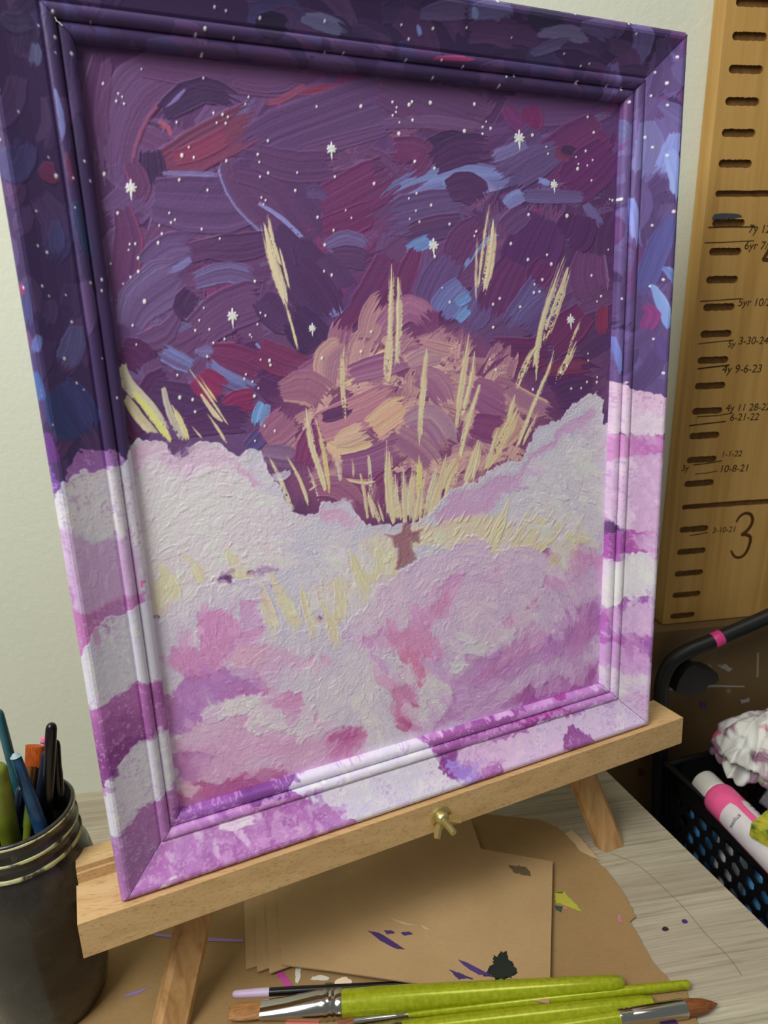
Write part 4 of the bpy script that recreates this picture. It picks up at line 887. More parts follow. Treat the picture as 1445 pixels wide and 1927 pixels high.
# ============================================================ GROWTH RULER
rl = empty('growth_chart_ruler', ((RUL_X0+RUL_X1)/2, RUL_Y/2, pz), 'tall wooden growth chart ruler with engraved inch marks and pencilled heights on the wall', 'ruler')
def pine(name, c1, c2, c3):
    m = N(name, .5, .35); v = m.obj((34, 20, 1.6)); g = m.noise(v, 2.2, 5, .55, .7); k = m.noise(m.obj((1, 1, .35)), 9, 2)
    c = m.ramp(g, [(.3, lin(c1)), (.5, lin(c2)), (.72, lin(c3))]); c = m.mix(m.ramp(k, [(.5, (0, 0, 0)), (.75, (.35,)*3)]), c, lin((150, 104, 52)))
    m.col(c); m.bump(g, .12, .0006); return m.m
PINE = pine('varnished_pine', (168, 126, 64), (186, 146, 80), (196, 156, 92)); GROOVE = plain('burnt_groove', (120, 86, 46), .7, .2, 0, .2, 200)
bm = bmesh.new(); box(bm, RUL_X0, RUL_X1+.012, RUL_Y, -.0005, pz+.001, 1.3); bevel(bm, .0025, 3)
board = obj('board', bm, PINE, rl); board.data.materials.append(GROOVE)
bm = bmesh.new()
for k in range(-5, 30):
    z = RUL_Z3+k*.0254-.0016; long = k % 12 == 0
    x0 = RUL_M; x1 = RUL_M+(RUL_L if not long else RUL_X1-RUL_M+.006)
    if long: x1 = RUL_X1+.004
    if k == -5: x1 -= .004
    r = .0034 if not long else .0028; pts = []
    for i in range(9): a = math.pi/2+math.pi*i/8; pts.append((x0+r+r*math.cos(a), z+r*math.sin(a)))
    mm = 16
    for i in range(1, mm): pts.append((x0+r+(x1-x0-2*r)*i/mm, z-r+(rnd.random()-.5)*.0007))
    for i in range(9): a = -math.pi/2+math.pi*i/8; pts.append((x1-r+r*math.cos(a), z+r*math.sin(a)))
    for i in range(1, mm): pts.append((x1-r-(x1-x0-2*r)*i/mm, z+r+(rnd.random()-.5)*.0007))
    prism(bm, [(x, RUL_Y-.003, z_) for x, z_ in pts], [(x, RUL_Y+.0034, z_) for x, z_ in pts])
bmesh.ops.recalc_face_normals(bm, faces=bm.faces)
cme = bpy.data.meshes.new('cut'); bm.to_mesh(cme); bm.free(); cme.materials.append(PINE); cme.materials.append(GROOVE)
for f in cme.polygons: f.material_index = 1
cut = bpy.data.objects.new('cut', cme); COL.objects.link(cut)
md = board.modifiers.new('b', 'BOOLEAN'); md.operation = 'DIFFERENCE'; md.object = cut; md.solver = 'EXACT'
bpy.context.view_layer.update(); dg = bpy.context.evaluated_depsgraph_get()
nm = bpy.data.meshes.new_from_object(board.evaluated_get(dg)); board.modifiers.clear(); board.data = nm
bpy.data.objects.remove(cut)
rp = lambda x, y: wl(x, y, RUL_Y)
INK = plain('pencil_line', (62, 46, 30), .8, .1)
def ribbon(parent, name, pts, w, mat, plane, nrm, lift=.0002, lab=None, flat=True):
    P = [plane(*q) for q in pts]; bm = bmesh.new()
    for a, b in zip(P, P[1:]):
        d = (b-a).normalized(); s = d.cross(nrm).normalized()*w/2; e = d*w*.25
        prism(bm, [a-e-s, b+e-s, b+e+s, a-e+s], [a-e-s+nrm*lift, b+e-s+nrm*lift, b+e+s+nrm*lift, a-e+s+nrm*lift])
    return obj(name, bm, mat, parent, lab)
YN = Vector((0, -1, 0))
for q, w, l in (([(1333, 428), (1370, 427), (1425, 427)], .0011, None), ([(1326, 457), (1360, 456), (1418, 453)], .0008, None), ([(1318, 567), (1350, 565), (1393, 562)], .0009, None), ([(1314, 647), (1350, 643), (1380, 640)], .0008, None),
               ([(1313, 694), (1345, 690), (1372, 687)], .0014, None), ([(1312, 784), (1350, 782), (1378, 777)], .0009, None), ([(1297, 801), (1330, 797), (1365, 793)], .0012, None), ([(1305, 875), (1330, 872), (1358, 867)], .001, None), ([(1308, 892), (1330, 890), (1350, 886)], .0007, None), ([(1298, 1008), (1315, 1005), (1331, 1002)], .0009, None)):
    ribbon(rl, 'height_line', q, w, INK, rp, YN)
def text(s, x, y, size, parent, name, mat, plane, xax, up, lift, slant=0.0, lab=None):
    cu = bpy.data.curves.new('t', 'FONT'); cu.body = s; cu.size = size; cu.extrude = lift/2; cu.shear = slant
    to = bpy.data.objects.new('t', cu); COL.objects.link(to); bpy.context.view_layer.update()
    me = bpy.data.meshes.new_from_object(to.evaluated_get(bpy.context.evaluated_depsgraph_get())); bpy.data.objects.remove(to)
    n = xax.cross(up).normalized(); M = Matrix.Translation(plane(x, y)+n*lift/2) @ Matrix((xax, up, n)).transposed().to_4x4(); me.transform(M)
    me.materials.clear(); me.name = name
    return link(name, me, mat, parent, lab)
XA = Vector((1, 0, 0)); ZA = Vector((0, 0, 1))
for s, x, y, sz in (('7y 12/3/25', 1407, 438, .0105), ('6yr 7/6/25', 1399, 469, .0105), ('5yr 10/20/24', 1387, 576, .0105), ('5y', 1368, 653, .009), ('3-30-24', 1388, 648, .0105), ('4y 9-6-23', 1357, 702, .0115), ('4y 11 28-22', 1364, 774, .0105), ('6-21-22', 1372, 792, .0105),
                    ('1-1-22', 1356, 860, .009), ('10-8-21', 1352, 889, .011), ('3-10-21', 1339, 1003, .009), ('3y', 1281, 886, .009)):
    text(s, x, y, sz, rl, 'handwritten_note', INK, rp, (XA+ZA*-.02).normalized(), ZA, .0002, .15)
def numeral(pts, w=.0036):
    P = [rp(*q) for q in pts]; bm = bmesh.new(); tube(bm, P, lambda t: w*(.35+.65*math.sin(math.pi*min(1, max(0, t*1.0)))**.5)*.5+.0003, 8, 5)
    for v in bm.verts: v.co.y = RUL_Y+(v.co.y-RUL_Y)*.12
    return obj('numeral', bm, plain('burnt_numeral', (84, 54, 26), .8, .1), rl, 'burnt dark numeral', True)
numeral([(1385, 983), (1392, 972), (1402, 966), (1412, 968), (1416, 978), (1412, 990), (1404, 1000), (1396, 1006), (1404, 1006), (1412, 1012), (1409, 1028), (1402, 1042), (1392, 1049), (1382, 1047), (1375, 1036)])
numeral([(1434, 489), (1441, 480), (1449, 466), (1456, 452), (1454, 478), (1452, 505)]); numeral([(1434, 489), (1446, 489), (1462, 489)])
marks(rl, rp, [([(1344, 404), (1352, 402), (1370, 401), (1390, 403), (1396, 408), (1380, 411), (1350, 412), (1340, 414)], (66, 70, 78), .12, 'smudged blue ink')], 'ink_smudge')

# ============================================================ EASEL
ea = empty('table_easel', (*art(.22, 0, -.03).xy, 0), 'beech wood table easel holding the purple framed painting', 'easel')
prof = [(.0035, 0), (.0035, -.0257), (-.066, -.0257), (-.066, .0015), (-.0475, .0015), (-.0475, -.0025), (-.0455, -.0025), (-.0455, -.010), (-.0315, -.010), (-.0315, 0)]
bm = bmesh.new(); prism(bm, [art(-.0262, v, w) for w, v in prof], [art(.4755, v, w) for w, v in prof]); bevel(bm, .0009, 2)
obj('tray_bar', bm, BEECH, ea)
def leg(foot, under, ext, fz=.0004):
    foot = Vector(foot); under = Vector(under); d = (under-foot).normalized(); top = foot+d*ext
    n_ = Vector(ART_N); s = d.cross(n_).normalized(); f = s.cross(d)
    pr = []
    hw, hd, c = .0125, .0078, .0036
    for x, y in ((-hw+c, -hd), (hw-c, -hd), (hw, -hd+c), (hw, hd-c), (hw-c, hd), (-hw+c, hd), (-hw, hd-c), (-hw, -hd+c)): pr.append(s*x+f*y)
    bm = bmesh.new(); base = []
    for o in pr:
        q = foot+o; k = (q.z-fz)/d.z; base.append(q-d*k)
    prism(bm, base, [top+o for o in pr]); bevel(bm, .0009, 2, .3)
    return obj('leg', bm, LEGW, ea)
leg(on(1146, 1588, 0), art(.3996, -.0625, -.0385), .48)
leg(on(316, 1950, 0), art(.0428, -.0692, -.0385), .48, .0023)
bm = bmesh.new(); a0 = art(.220, 0.0, -.075); 
prism(bm, [art(.203, -.0257, -.0662), art(.237, -.0257, -.0662), art(.237, -.0257, -.084), art(.203, -.0257, -.084)], [art(.203, .50, -.0662), art(.237, .50, -.0662), art(.237, .50, -.084), art(.203, .50, -.084)]); bevel(bm, .001, 2)
obj('mast', bm, BEECH, ea)
p_t = art(.22, .22, -.088); p_f = Vector((p_t.x+.01, -.03, .0)); s = Vector(ART_X)*.0095
bm = bmesh.new(); prism(bm, [p_f-s, p_f+s, p_f+s+Vector((0, -.014, 0)), p_f-s+Vector((0, -.014, 0))], [p_t-s, p_t+s, p_t+s+Vector((0, -.014, 0)), p_t-s+Vector((0, -.014, 0))]); bevel(bm, .001, 1)
obj('leg', bm, LEGW, ea, 'rear leg')
# wing nut and bolt
b0 = art(.2278, -.013, .0035); bn = Vector(ART_N)
bm = bmesh.new(); lathe(bm, b0, b0+bn, [(0, .0084), (.0010, .0084), (.0015, .0079), (.0015, .0050)], 32); obj('washer', bm, BRASS, ea, 'yellow zinc washer', True)
bm = bmesh.new(); pr = [(.0015, .0056), (.003, .0056), (.0045, .0052), (.0062, .0043), (.0072, .0031)]
lathe(bm, b0, b0+bn, pr, 28)
wu = (Vector(ART_X)*.93+Vector(ART_V)*.30).normalized(); wv = bn.cross(wu)
for sg, wd_ in ((1, (Vector(ART_X)*.96-Vector(ART_V)*.12).normalized()), (-1, (Vector(ART_X)*-.62-Vector(ART_V)*.78).normalized())):
    sd = bn.cross(wd_).normalized(); q0 = b0+bn*.0034
    pa = [q0+wd_*.003-bn*.0013, q0+wd_*.0100-bn*.0002, q0+wd_*.0142+bn*.0050, q0+wd_*.0122+bn*.0080, q0+wd_*.003+bn*.0028]
    prism(bm, [x-sd*.0014 for x in pa], [x+sd*.0014 for x in pa])
bevel(bm, .0005, 2, .5); wn_ = obj('wing_nut', bm, BRASS, ea, 'yellow zinc wing nut', True)
bm = bmesh.new(); prr = [(-.001, .0022)]
k = .004
while k < .0205: prr += [(k, .00262), (k+.0003, .0021), (k+.0006, .00262)]; k += .00085
prr.append((.0215, .0018)); lathe(bm, b0, b0+bn, prr, 18); obj('bolt', bm, BRASS, ea, 'threaded bolt end', True)

# ============================================================ FRAMED PAINTING
fp = empty('framed_painting', tuple(art(.22, 0, -.012)), 'framed acrylic painting of a purple starry sky above pink clouds, standing on the easel', 'painting')
def grid_mesh(name, co, col, nr, nc, flip=False):
    me = bpy.data.meshes.new(name); nv = nr*nc
    i = np.arange((nr-1)*(nc-1)); r = i//(nc-1); c = i % (nc-1); a = r*nc+c
    q = np.stack([a, a+1, a+nc+1, a+nc], 1) if not flip else np.stack([a, a+nc, a+nc+1, a+1], 1)
    me.vertices.add(nv); me.vertices.foreach_set('co', co.astype(np.float32).ravel())
    me.loops.add(q.size); me.loops.foreach_set('vertex_index', q.astype(np.int32).ravel())
    me.polygons.add(len(q)); me.polygons.foreach_set('loop_start', np.arange(0, q.size, 4, dtype=np.int32)); me.polygons.foreach_set('loop_total', np.full(len(q), 4, np.int32))
    me.polygons.foreach_set('use_smooth', np.ones(len(q), bool))
    me.update(calc_edges=True)
    ca = me.color_attributes.new('paint', 'FLOAT_COLOR', 'POINT'); ca.data.foreach_set('color', np.concatenate([col, np.ones((nv, 1))], 1).astype(np.float32).ravel())
    return me
def pig(c, k=PIGK):
    c = np.clip(c/255.0, 0, 1)
    c = np.where(c <= .04045, c/12.92, ((c+.055)/1.055)**2.4)
    return np.clip(c*k, 0, .86)
AO, AX, AV, AN = [np.array(q) for q in (ART_O, ART_X, ART_V, ART_N)]
L1 = paint_canvas()
U = L1.u0+np.arange(L1.nw)*L1.res; V = L1.v0+np.arange(L1.nh)*L1.res; U, V = np.meshgrid(U, V)
hh = L1.h
hh = (hh+np.roll(hh, 1, 0)+np.roll(hh, 1, 1)+np.roll(hh, (1, 1), (0, 1)))/4
co = AO+AX*U[..., None]+AV*V[..., None]+AN*(L1.w+(hh[..., None]*RELIEF+L1.grain[..., None]*.00008))
link('canvas', grid_mesh('canvas', co.reshape(-1, 3), pig(L1.rgb.reshape(-1, 3)), L1.nh, L1.nw), PAINT, fp, 'painted canvas with stars, light rays and clouds')
bm = bmesh.new(); e = .036; prism(bm, [art(u, v, -.0235) for u, v in ((e, e), (.4408-e, e), (.4408-e, .5377-e), (e, .5377-e))], [art(u, v, -.0197) for u, v in ((e, e), (.4408-e, e), (.4408-e, .5377-e), (e, .5377-e))])
obj('backing_board', bm, CARDB, fp, 'brown backing board')
bm = bmesh.new()
for a, c, d, e_ in ((.001, .4398, .001, .030), (.001, .4398, .5077, .5367), (.001, .030, .030, .5077), (.4108, .4398, .030, .5077)):
    prism(bm, [art(u, v, -.0255) for u, v in ((a, d), (c, d), (c, e_), (a, e_))], [art(u, v, -.0200) for u, v in ((a, d), (c, d), (c, e_), (a, e_))])
obj('mitre_gap_backing', bm, plain('dark_gap_backing', (40, 28, 40), .8, .1), fp, 'dark backing added so the mitre gaps look dark')  # dark ring added behind the rails to keep the mitre gaps dark
L2 = paint_frame()
FW, FH = .4408, .5377
prof = [(.0015, -.024), (0, -.020), (0, -.0052), (.0004, -.0034), (.0013, -.0018), (.0026, -.0007), (.0046, -.0001), (.0062, -.0004), (.008, -.0014), (.012, -.0036), (.018, -.0064), (.024, -.0088), (.0275, -.0101), (.0289, -.0112)]
def bead(s0, s1, w0, w1, hgt):
    out = []
    for i in range(15):
        a = math.pi*(1-i/14.0); out.append(((s0+s1)/2+(s1-s0)/2*math.cos(a), w0+(w1-w0)*i/14.0+hgt*math.sin(a)**.8))
    return out
prof += bead(.0291, .0357, -.0112, -.0136, .0028) + bead(.0361, .0431, -.0140, -.0172, .0029) + [(.0434, -.0180), (.0434, -.0200), (.0434, -.024)]
pr = np.array(prof); sl_ = np.r_[0, np.cumsum(np.hypot(*(pr[1:]-pr[:-1]).T))]
ts = np.unique(np.r_[np.arange(0, sl_[-1], .00045), sl_]); ps = np.interp(ts, sl_, pr[:, 0]); pw = np.interp(ts, sl_, pr[:, 1])
def sample(L, u, v):
    j = np.clip((u-L.u0)/L.res, 0, L.nw-1.01); i = np.clip((v-L.v0)/L.res, 0, L.nh-1.01)
    i0 = i.astype(int); j0 = j.astype(int); fi = (i-i0)[..., None]; fj = (j-j0)[..., None]
    def g(A):
        return (A[i0, j0]*(1-fi)+A[i0+1, j0]*fi)*(1-fj)+(A[i0, j0+1]*(1-fi)+A[i0+1, j0+1]*fi)*fj
    return g(L.rgb), g(L.h[..., None])
def rail(side):
    n = len(ps); Ls = FW if side in (0, 2) else FH; m = int(Ls/.00048); t = np.linspace(0, 1, m)
    S = ps[:, None]; gap = .00022
    a = S+gap; b = Ls-S-gap; T = a+(b-a)*t[None, :]
    if side == 0: u, v = T, S+0*T
    elif side == 1: u, v = FW-S+0*T, T
    elif side == 2: u, v = FW-T, FH-S+0*T
    else: u, v = S+0*T, FH-T
    W = pw[:, None]+0*T
    c, h = sample(L2, u, v)
    fade = np.clip((pw+.02)/.012, 0, 1)[:, None]
    W = W+h[..., 0]*RELIEF*.8*fade
    co = AO+AX*u[..., None]+AV*v[..., None]+AN*W[..., None]
    me = grid_mesh('frame_rail', co.reshape(-1, 3), pig(c.reshape(-1, 3)), n, m, True)
    return link('frame_rail', me, PAINT, fp)
for k in range(4): rail(k)

# ============================================================ CARDBOARD, CARDS
def sheet(name, P, z0, z1, mat, parent, jag=0.0, lab=None, edge=None, bv=0):
    out = []
    for i in range(len(P)):
        a, b = P[i], P[(i+1) % len(P)]; L = (b-a).length; m = max(1, int(L/.004)) if jag else 1
        for k in range(m): 
            q = a.lerp(b, k/m); out.append(Vector((q.x+(rnd.random()-.5)*jag, q.y+(rnd.random()-.5)*jag, 0)))
    bm = bmesh.new(); prism(bm, [(q.x, q.y, z0) for q in out], [(q.x, q.y, z1) for q in out])
    top = max(bm.faces, key=lambda f: f.calc_center_median().z+(len(f.verts) > 4)*1)
    bmesh.ops.triangulate(bm, faces=[f for f in bm.faces if len(f.verts) > 4])
    return obj(name, bm, mat, parent, lab)
cb = empty('cardboard_sheet', (-.05, -.2, 0), 'large torn sheet of brown cardboard lying on the table under the easel', 'cardboard')
edge_px = [(640, 1545), (880, 1532), (1010, 1545), (1050, 1560), (1085, 1590), (1110, 1612), (1140, 1640), (1170, 1680), (1196, 1728), (1185, 1738), (1225, 1810), (1258, 1848), (1290, 1870), (1318, 1945), (1340, 2100)]
P = [on(x, y, 0) for x, y in edge_px]+[Vector((-.2, -.47, 0)), Vector((-.32, -.44, 0)), on(150, 1775, 0), on(330, 1640, 0)]
sheet('ply', P, .0004, .0022, CARDB, cb, .0012)
ep = [on(x, y, 0) for x, y in [(1075, 1566), (1092, 1580), (1108, 1600), (1128, 1622), (1112, 1616), (1092, 1606), (1080, 1590), (1062, 1572)]]
sheet('torn_ply', ep, .0023, .0027, CEDGE, cb, .001, 'pale torn paper layer')
cp = lambda x, y: on(x, y, .0023)
marks(cb, cp, [([(1040, 1682), (1062, 1680), (1080, 1700), (1094, 1714), (1066, 1706), (1046, 1700)], (176, 172, 66), .25, 'yellow green brush mark'), ([(1044, 1704), (1058, 1706), (1056, 1716), (1046, 1712)], (56, 78, 62), .3, 'dark green paint mark'),
               ([(1060, 1706), (1072, 1710), (1062, 1713)], (196, 120, 120), .3, None), ([(1162, 1722), (1168, 1722), (1170, 1738), (1164, 1736)], (190, 120, 140), .4, None),
               ([(290, 1756), (340, 1762), (458, 1768), (458, 1773), (380, 1771), (290, 1761)], (148, 116, 176), .02, 'thin lilac paint line'), ([(234, 1873), (260, 1864), (284, 1858), (262, 1869), (236, 1877)], (140, 118, 180), .1, 'lilac brush mark'),
               ([(516, 1824), (530, 1826), (540, 1840), (552, 1858), (538, 1860), (526, 1842)], (186, 70, 150), .3, 'magenta brush mark'), ([(556, 1826), (566, 1824), (566, 1836), (560, 1850), (555, 1846)], (206, 204, 196), .35, 'white paint mark'),
               ([(584, 1840), (600, 1835), (614, 1838), (612, 1844), (590, 1846)], (212, 208, 196), .4, 'white paint mark'), ([(630, 1846), (644, 1838), (662, 1844), (660, 1860), (628, 1862)], (232, 212, 184), .15, 'cream paint dab'), ([(612, 1850), (628, 1850), (628, 1858), (608, 1862)], (70, 84, 62), .3, None),
               ([(535, 1915), (600, 1914), (602, 1935), (540, 1935)], (214, 126, 106), .08, 'salmon paint patch'), ([(1242, 1915), (1270, 1912), (1280, 1934), (1246, 1936)], (76, 44, 92), .12, 'dark purple paint patch'),
               ([(430, 1896), (446, 1890), (444, 1902), (432, 1906)], (90, 90, 74), .4, None)])
kg = 'fanned kraft cards on the cardboard'
specs = [([(458, 1660), (463, 1826), (510, 1812), (700, 1830), (900, 1700)], 'bottom kraft card of the fanned pile, showing at its far left'),
         ([(477, 1655), (484, 1831), (530, 1815), (720, 1840), (900, 1700)], 'second kraft card from the left end of the fanned pile'),
         ([(496, 1652), (507, 1834), (550, 1818), (730, 1842), (900, 1700)], 'third kraft card from the left, right under the big top card')]
z = .0024
for P, lab in specs:
    Q = [on(x, y, z) for x, y in P]; o = sheet('kraft_card', Q, z, z+.0012, KRAFT, None); tag(o, lab, 'card', kg); z += .0016
tc = empty('kraft_card', (-.06, -.2, z), 'large kraft card on top of the pile, marked with purple and dark green paint', 'card', kg)
P = [(1040, 1621), (905, 1597), (885, 1540), (560, 1600), (520, 1690), (530, 1815), (620, 1826), (850, 1860), (1034, 1888)]
sheet('card_face', [on(x, y, z+.0012) for x, y in P], z, z+.0012, KRAFT, tc); zt = z+.0012
tp_ = lambda x, y: on(x, y, zt)
marks(tc, tp_, [([(692, 1752), (712, 1755), (740, 1772), (762, 1787), (745, 1786), (715, 1770)], (68, 48, 104), .08, 'purple brush mark'), ([(723, 1751), (736, 1751), (744, 1756), (728, 1758)], (72, 50, 108), .2, None), ([(752, 1755), (770, 1753), (777, 1758), (762, 1761)], (72, 50, 108), .2, None),
                ([(862, 1806), (880, 1812), (906, 1826), (930, 1838), (900, 1834), (876, 1820)], (78, 56, 122), .1, 'violet brush mark'), ([(844, 1824), (862, 1830), (890, 1842), (862, 1842)], (70, 50, 104), .25, None),
                ([(925, 1810), (934, 1798), (950, 1792), (958, 1808), (968, 1816), (960, 1838), (930, 1840), (918, 1830)], (30, 40, 32), .35, 'dark green paint blot'), ([(957, 1628), (975, 1628), (1000, 1640), (996, 1648), (972, 1644)], (98, 84, 62), .4, 'grey smudge'),
                ([(790, 1740), (800, 1744), (812, 1752), (798, 1748)], (196, 168, 140), .3, None), ([(735, 1728), (760, 1736), (785, 1742), (760, 1740)], (196, 170, 140), .2, None)])
for q, c, lab in (([(1245, 1743), (1258, 1747), (1252, 1754)], (56, 30, 50), 'small dark purple paint drop, the left of two on the table'), ([(1285, 1730), (1292, 1731), (1290, 1737), (1285, 1736)], (64, 44, 110), 'tiny violet paint drop, the right of two on the table')):
    P = [on(x, y, .0004) for x, y in q]; bm = bmesh.new(); cc = sum(P, Vector())/len(P); ring = [cc+Vector((.0022*math.cos(t*.7)*(1+.3*rnd.random()), .0018*math.sin(t*.7)*(1+.3*rnd.random()), 0)) for t in range(9)]
    prism(bm, [(v.x, v.y, .0001) for v in ring], [(v.x, v.y, .0006) for v in ring]); tag(obj('paint_drop', bm, plain('dried_paint', c)), lab, 'paint drop')
hz = .0005
bm = bmesh.new(); tube(bm, [on(x, y, hz) for x, y in [(1150, 1606), (1200, 1628), (1250, 1672), (1290, 1712), (1330, 1760), (1370, 1800), (1395, 1835)]], .00016, 5); bmesh.ops.translate(bm, verts=bm.verts, vec=(0, 0, .0001))
tag(obj('loose_hair', bm, plain('dark_hair', (110, 98, 76), .7)), 'thin curved stray hair lying on the laminate right of the cardboard', 'hair')

# ============================================================ BRUSHES ON THE TABLE
GREEN = N('pearl_green_lacquer', .22, .6); gg = GREEN.noise(GREEN.obj(), 300, 2); GREEN.col(GREEN.ramp(gg, [(.3, lin((150, 160, 20))), (.7, lin((172, 184, 34)))])); GREEN.b.inputs['Metallic'].default_value = .25; GREEN = GREEN.m
def bris(name, c, sc=(.08, 1, 1)):
    m = N(name, .5, .4); f = m.noise(m.obj(sc), 900, 3, .7); a = lin(c); m.col(m.ramp(f, [(.35, tuple(x*.55 for x in a)), (.6, a), (.8, tuple(min(1, x*1.35) for x in a))])); m.bump(f, .5, .001); return m.m
TAN = bris('tan_bristles', (176, 122, 66)); RUST = bris('rust_bristles', (140, 82, 40)); ORANGE = bris('orange_bristles', (186, 84, 20), (1, 1, .08)); SALM = bris('salmon_bristles', (222, 140, 98))
def brush(label, tipH, tipB, parts, group, cat='paintbrush'):
    """parts: (name, [(distance from handle end, radius, squash v, squash u)...], material, label)"""
    a = Vector(tipH); b = Vector(tipB); r = empty('paintbrush', tuple((a+b)/2-Vector((0, 0, .003))), label, cat, group)
    for nm_, pf, m, lab in parts:
        bm = bmesh.new(); lathe(bm, a, b, pf, 28, up=(0, 0, 1)); obj(nm_, bm, m, r, lab, True, .6)
    return r
bg_ = 'paintbrushes lying on the cardboard'
def fl(px, py, z): return on(px, py, z)
# big flat brush
a = fl(1176, 1850, .0078); b = fl(432, 1905, .0072); L = (b-a).length; q = lambda x: (fl(x, 1850+(1176-x)*.074, .0075)-a).length
h0 = q(640); f0 = q(640); f1 = q(490)
brush('big flat brush with fat pearl green handle and tan bristles, largest in the foreground', a, b, [
    ('handle', [(0, .0005), (.0008, .0028), (.003, .0048), (.008, .0058), (.05, .0068), (.12, .0084), (h0-.03, .0096), (h0, .0094)], GREEN, None),
    ('ferrule', [(h0-.001, .0099), (h0+.003, .0100), (h0+.004, .0094), (h0+.006, .0102), (h0+.008, .0094), (h0+.011, .0102), (h0+.013, .0096), (h0+.016, .0098), (f1-.02, .0078, .75, 1.05), (f1, .0058, .55, 1.25)], CHROME, 'shiny metal ferrule'),
    ('bristles', [(f1-.002, .0054, .5, 1.22), (f1+.01, .0058, .5, 1.2), (L-.004, .0056, .4, 1.15), (L, .0050, .25, 1.1)], TAN, 'tan bristles')], bg_)
# thin green
a = fl(1299, 1852, .0056); b = fl(636, 1924, .004); L = (b-a).length; d = lambda x: L*(1299-x)/663
brush('thin pearl green brush, its rounded end farthest right of the green handles', a, b, [
    ('handle', [(0, .0005), (.0006, .0018), (.002, .0030), (.02, .0034), (d(1000), .0040), (d(800), .0026), (d(762), .0018)], GREEN, None),
    ('ferrule', [(d(764), .0019), (d(750), .0023), (d(745), .0019), (d(738), .0023), (d(664), .0034, .8, 1.1)], CHROME, 'thin metal ferrule'), ('bristles', [(d(666), .003, .8, 1.2), (L, .0030, .5, 1.2)], RUST, 'brown bristles')], bg_)
a = fl(1233, 1887, .0066); b = fl(560, 1962, .006); L = (b-a).length
brush('middle pearl green brush with a rounded end, between the thin one and the silver ferrule', a, b, [
    ('handle', [(0, .0005), (.0008, .0028), (.0028, .0046), (.01, .0055), (.08, .0064), (.16, .0066), (L*.72, .006)], GREEN, None),
    ('ferrule', [(L*.72-.001, .0063), (L*.74, .0066), (L*.75, .0061), (L*.9, .0055, .6, 1.2)], CHROME, None), ('bristles', [(L*.9-.002, .005, .6, 1.2), (L, .005, .3, 1.2)], TAN, None)], bg_)
a = fl(700, 1985, .0062); b = fl(1350, 1889, .0062); L = (b-a).length; d = lambda x: L*(x-700)/650
brush('green round brush with long silver ferrule and pointed rust bristles at far right', a, b, [
    ('handle', [(0, .0005), (.001, .003), (.004, .004), (.08, .0052), (d(1158), .0056)], GREEN, None),
    ('ferrule', [(d(1156), .0060), (d(1164), .0062), (d(1168), .0057), (d(1174), .0062), (d(1178), .0057), (d(1184), .0061), (d(1284), .0064), (d(1286), .0060)], CHROME, 'long silver ferrule'),
    ('bristles', [(d(1283), .0056), (d(1300), .0057), (d(1322), .0046), (d(1338), .0026), (L, .0003)], RUST, 'pointed rust brown bristles')], bg_)
BLK = plain('black_lacquer', (16, 15, 16), .25, .5); LIL = plain('lilac_paint', (206, 184, 216), .45)
a = fl(437, 1871, .0036); b = fl(985, 1839, .0036); L = (b-a).length; d = lambda x: L*(x-437)/548
brush('slim black brush with lilac dipped handle end and salmon bristles, rearmost in the foreground', a, b, [
    ('handle', [(d(500), .0030), (d(560), .0030), (d(700), .0024), (d(872), .0016)], BLK, None), ('dipped_end', [(0, .0006), (.0006, .0016), (.002, .0024), (d(480), .00305), (d(506), .00315)], LIL, 'lilac painted end'),
    ('ferrule', [(d(870), .0018), (d(900), .0020), (d(944), .0019)], plain('painted_ferrule', (180, 184, 176), .35, .5, .5), 'pale painted ferrule'), ('bristles', [(d(943), .0018), (d(960), .0021), (L, .0008)], SALM, 'salmon bristles')], bg_)

# ============================================================ JAR OF BRUSHES
jc = Vector((-.3495, -.236, 0))
jr = empty('glass_jar', tuple(jc), 'wide mouthed glass jar blackened with paint, holding brushes at far left', 'jar')
op = [(.0022, .030), (.0023, .0345), (.006, .0375), (.02, .0405), (.05, .0440), (.09, .0450), (.112, .0445), (.127, .0420), (.136, .0382), (.140, .0366), (.142, .0382), (.1448, .0384), (.147, .0366), (.152, .0363), (.154, .0378), (.157, .0378), (.159, .0361), (.164, .0361), (.1665, .0374), (.169, .0373), (.170, .0363)]
inn = [(.170, .0352), (.160, .0345), (.14, .0340), (.128, .038), (.11, .0418), (.05, .0412), (.012, .034), (.007, .02), (.007, .0005)]
bm = bmesh.new(); lathe(bm, jc, jc+ZA, op+inn, 72); obj('jar_body', bm, JAR, jr, None, True, .9)
PALE = N('dried_pale_paint', .6, .3); g = PALE.noise(PALE.obj((1, 1, 1)), 70, 4); PALE.col(PALE.ramp(g, [(.36, lin((60, 56, 50))), (.48, lin((196, 198, 142)))])); PALE = PALE.m
for zz, rr, tt in ((.1555, .0379, .0013), (.1434, .0384, .0019), (.1675, .0374, .0008)):
    bm = bmesh.new(); n = 72; R = []
    for i in range(n):
        a = 2*math.pi*i/n; w = tt*(.7+.6*mnoise.noise(Vector((math.cos(a)*3, math.sin(a)*3, zz*50)))+.3)
        R.append([bm.verts.new(jc+Vector((math.cos(a)*(rr+dr), math.sin(a)*(rr+dr), zz+dz*w))) for dr, dz in ((-.0002, 1), (.0004, .6), (.0004, -.6), (-.0002, -1))])
    for i in range(n):
        for k in range(3): bm.faces.new((R[i][k], R[(i+1) % n][k], R[(i+1) % n][k+1], R[i][k+1]))
        bm.faces.new((R[i][3], R[(i+1) % n][3], R[(i+1) % n][0], R[i][0]))
    obj('paint_ring', bm, PALE, jr, 'ring of dried pale yellow paint', True)
